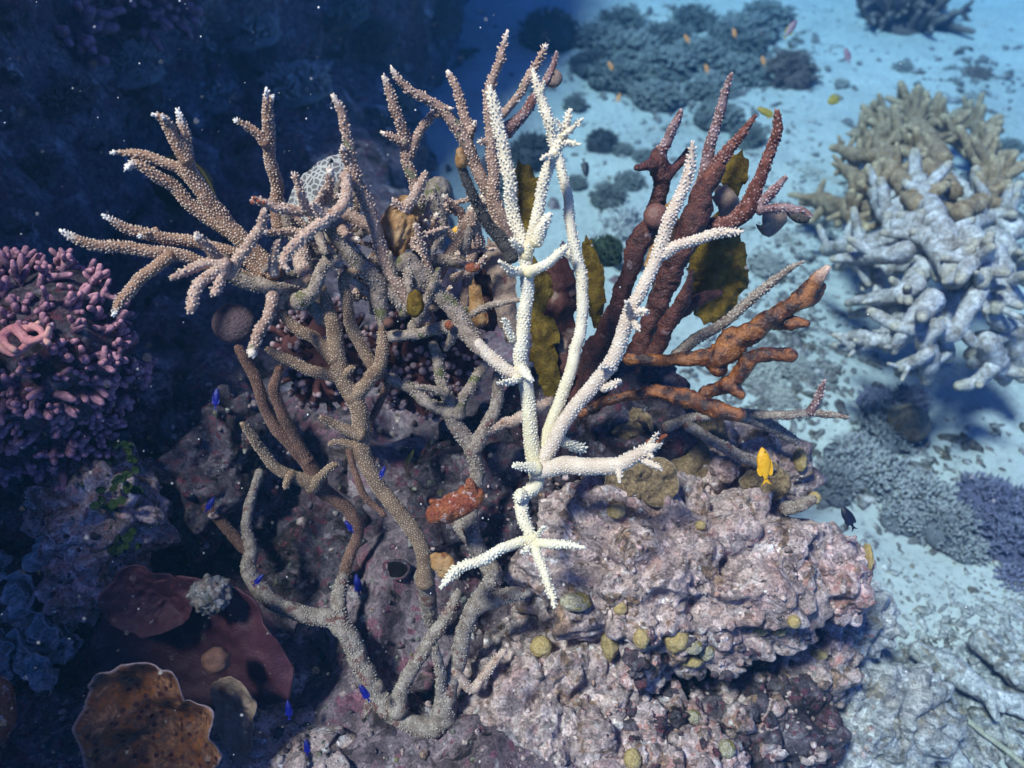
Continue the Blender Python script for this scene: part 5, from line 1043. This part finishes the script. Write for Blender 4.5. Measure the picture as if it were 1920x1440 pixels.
# ------------------------------------------------------------------ silt-buried branches at the lower right
for k, (rows, l) in enumerate([([(1500, 1300), (1580, 1330), (1660, 1365), (1730, 1400)], 'silty buried branch slanting right from the rubble mound'), ([(1540, 1250), (1620, 1270), (1700, 1300), (1760, 1340)], 'silty buried branch above the first slanting one'), ([(1720, 1220), (1790, 1260), (1850, 1300), (1925, 1330)], 'silty buried branch near the right edge above the rope'),
        ([(1840, 1200), (1880, 1240), (1925, 1270)], 'short silty buried branch at the right edge'), ([(1700, 1370), (1760, 1400), (1800, 1440)], 'silty buried branch left of the rope'), ([(1640, 1290), (1690, 1330), (1720, 1365)], 'short silty branch in the middle of the lower right rubble')]):
    g = np.random.default_rng(700 + k); pts = np.array([np.append(G(x, y, .045 + .02 * g.random())[0], .022 * g.uniform(.8, 1.25)) for x, y in rows]); sp = spline(pts, .008); mb = MB()
    tg, N, B = tube(mb, sp[:, :3], sp[:, 3], 16, .35, 30, 700 + k, 0, .12)
    for q in range(6):
        j = int(g.integers(3, len(sp) - 2)); a = g.uniform(0, 6.28); dv = N[j] * math.cos(a) + B[j] * math.sin(a) + tg[j] * .5; dv[2] = abs(dv[2]) * .6; cc = sp[j, :3] + dv * g.uniform(.02, .05) * np.linspace(0, 1, 6)[:, None]; tube(mb, cc, .011 * np.array([1.2, 1, 1, .9, .8, .6]), 10, .3, 45, q + k)
    tag(link('silty_branch', mb.mesh('silty_branch', sp[0, :3]), M['rubble_pale'], loc=sp[0, :3]), l, 'coral')

# ------------------------------------------------------------------ rope, rubble, floating specks
pts = [G(x, y, .03)[0] for x, y in ((1735, 1305), (1780, 1335), (1815, 1352), (1850, 1380), (1885, 1405), (1945, 1455))]
mb = MB(); sp = spline(np.array(pts), .01); tube(mb, sp, np.full(len(sp), .0052), 8, .2, 60, 3)
tag(link('rope', mb.mesh('rope', pts[0]), M['rope'], loc=pts[0]), 'thin pale rope lying on the sand at the lower right corner', 'rope')

def rubble(name, label, spec, mat, seed):
    """broken twigs and crumbs of coral, irregular and half sunk in the sand"""
    g = np.random.default_rng(seed); mb = MB(); v, f = ico(2); v1, f1 = ico(1)
    shapes = []; small = []
    for k in range(24):
        e = np.array([g.uniform(.8, 2.4), g.uniform(.7, 1.1), g.uniform(.5, .9)]); shapes.append(v * e * (1 + .75 * fbm(v * 1.9 + k * 3.1, seed + k, 3))[:, None])
        small.append(v1 * e * (1 + .75 * fbm(v1 * 1.9 + k * 3.1, seed + k, 3))[:, None])
    for cx, cy, sx, sy, n, smin, smax in spec:
        X = g.normal(cx, sx, n); Y = g.normal(cy, sy, n); w = (Y > -60) & (Y < 1500); X, Y = X[w], Y[w]
        pp = np.array([G(x, y, 0)[0] for x, y in zip(X, Y)]); zz = sand_z(pp[:, 0], pp[:, 1])
        for k in range(len(X)):
            s = g.uniform(smin, smax) * (g.random() ** 2 + .35); big = s > .0075; q = (shapes if big else small)[int(g.integers(24))] * s; a = g.uniform(0, 6.28); t = g.uniform(-.5, .5)
            q = np.stack([q[:, 0] * math.cos(a) - q[:, 1] * math.sin(a), q[:, 0] * math.sin(a) + q[:, 1] * math.cos(a), q[:, 2] + q[:, 0] * t], -1)
            mb.add(q + np.array([pp[k, 0], pp[k, 1], zz[k] + s * .15]), tris=f if big else f1)
    return tag(link(name, mb.mesh(name), M[mat]), label, 'rubble', kind='stuff')
rubble('coral_rubble', 'scattered grey coral rubble on the sand and round the thickets', [(1300, 110, 130, 50, 800, .006, .020), (1300, 270, 120, 60, 160, .004, .012), (1480, 480, 70, 110, 260, .004, .012), (1460, 690, 80, 60, 900, .004, .013), (1650, 880, 90, 40, 400, .004, .013), (1780, 980, 60, 30, 250, .004, .012), (1880, 400, 60, 60, 300, .006, .02), (1830, 160, 60, 30, 160, .005, .016), (1620, 30, 200, 50, 90, .004, .012)], 'rubble_grey', 55)
rubble('pale_rubble', 'pale silt-covered rubble over the lower right sand', [(1480, 480, 80, 120, 500, .003, .011), (1300, 270, 130, 60, 300, .003, .011), (1650, 1300, 110, 60, 900, .004, .013), (1830, 1330, 70, 70, 800, .004, .016), (1740, 1120, 120, 70, 400, .002, .007), (1880, 1180, 60, 60, 300, .003, .010), (1560, 1390, 60, 50, 400, .004, .014), (1760, 820, 120, 40, 90, .002, .006)], 'rubble_pale', 56)
g = np.random.default_rng(66); v, f = ico(1); mb = MB()
for k in range(620):
    x, y = g.uniform(0, 1000) if g.random() < .75 else g.uniform(0, 1920), g.uniform(0, 1440); d = g.uniform(.4, min(1.2, surf(x, y, 1.2)))
    mb.add(P(x, y, d) + v * (.3 + 1.1 * g.random() ** 4) * .001 * d * g.uniform(.7, 1.4, 3), tris=f)
tag(link('marine_snow', mb.mesh('marine_snow'), M['snow']), 'tiny pale specks floating in the water', 'specks', kind='stuff')

# ------------------------------------------------------------------ the water between things
lo = np.array([-31.0, -13.0, -1.3]); hi = np.array([31.0, 41.0, 2.62])
v = np.array([[x, y, z] for x in (lo[0], hi[0]) for y in (lo[1], hi[1]) for z in (lo[2], hi[2])])
mb = MB(); mb.add(v, [[0, 1, 3, 2], [4, 6, 7, 5], [0, 4, 5, 1], [2, 3, 7, 6], [0, 2, 6, 4], [1, 5, 7, 3]])
hm = bpy.data.materials.new('water_haze'); hm.use_nodes = True; nt = hm.node_tree; nt.nodes.clear()
pv = nt.nodes.new('ShaderNodeVolumePrincipled'); out = nt.nodes.new('ShaderNodeOutputMaterial'); nt.links.new(pv.outputs[0], out.inputs['Volume'])
pv.inputs['Density'].default_value = .25; pv.inputs['Color'].default_value = (.02, .07, .13, 1); pv.inputs['Absorption Color'].default_value = (.0, .44, 1.0, 1); pv.inputs['Anisotropy'].default_value = .3
hz = link('haze', mb.mesh('haze', smooth=False), hm); hz['kind'] = 'stuff'
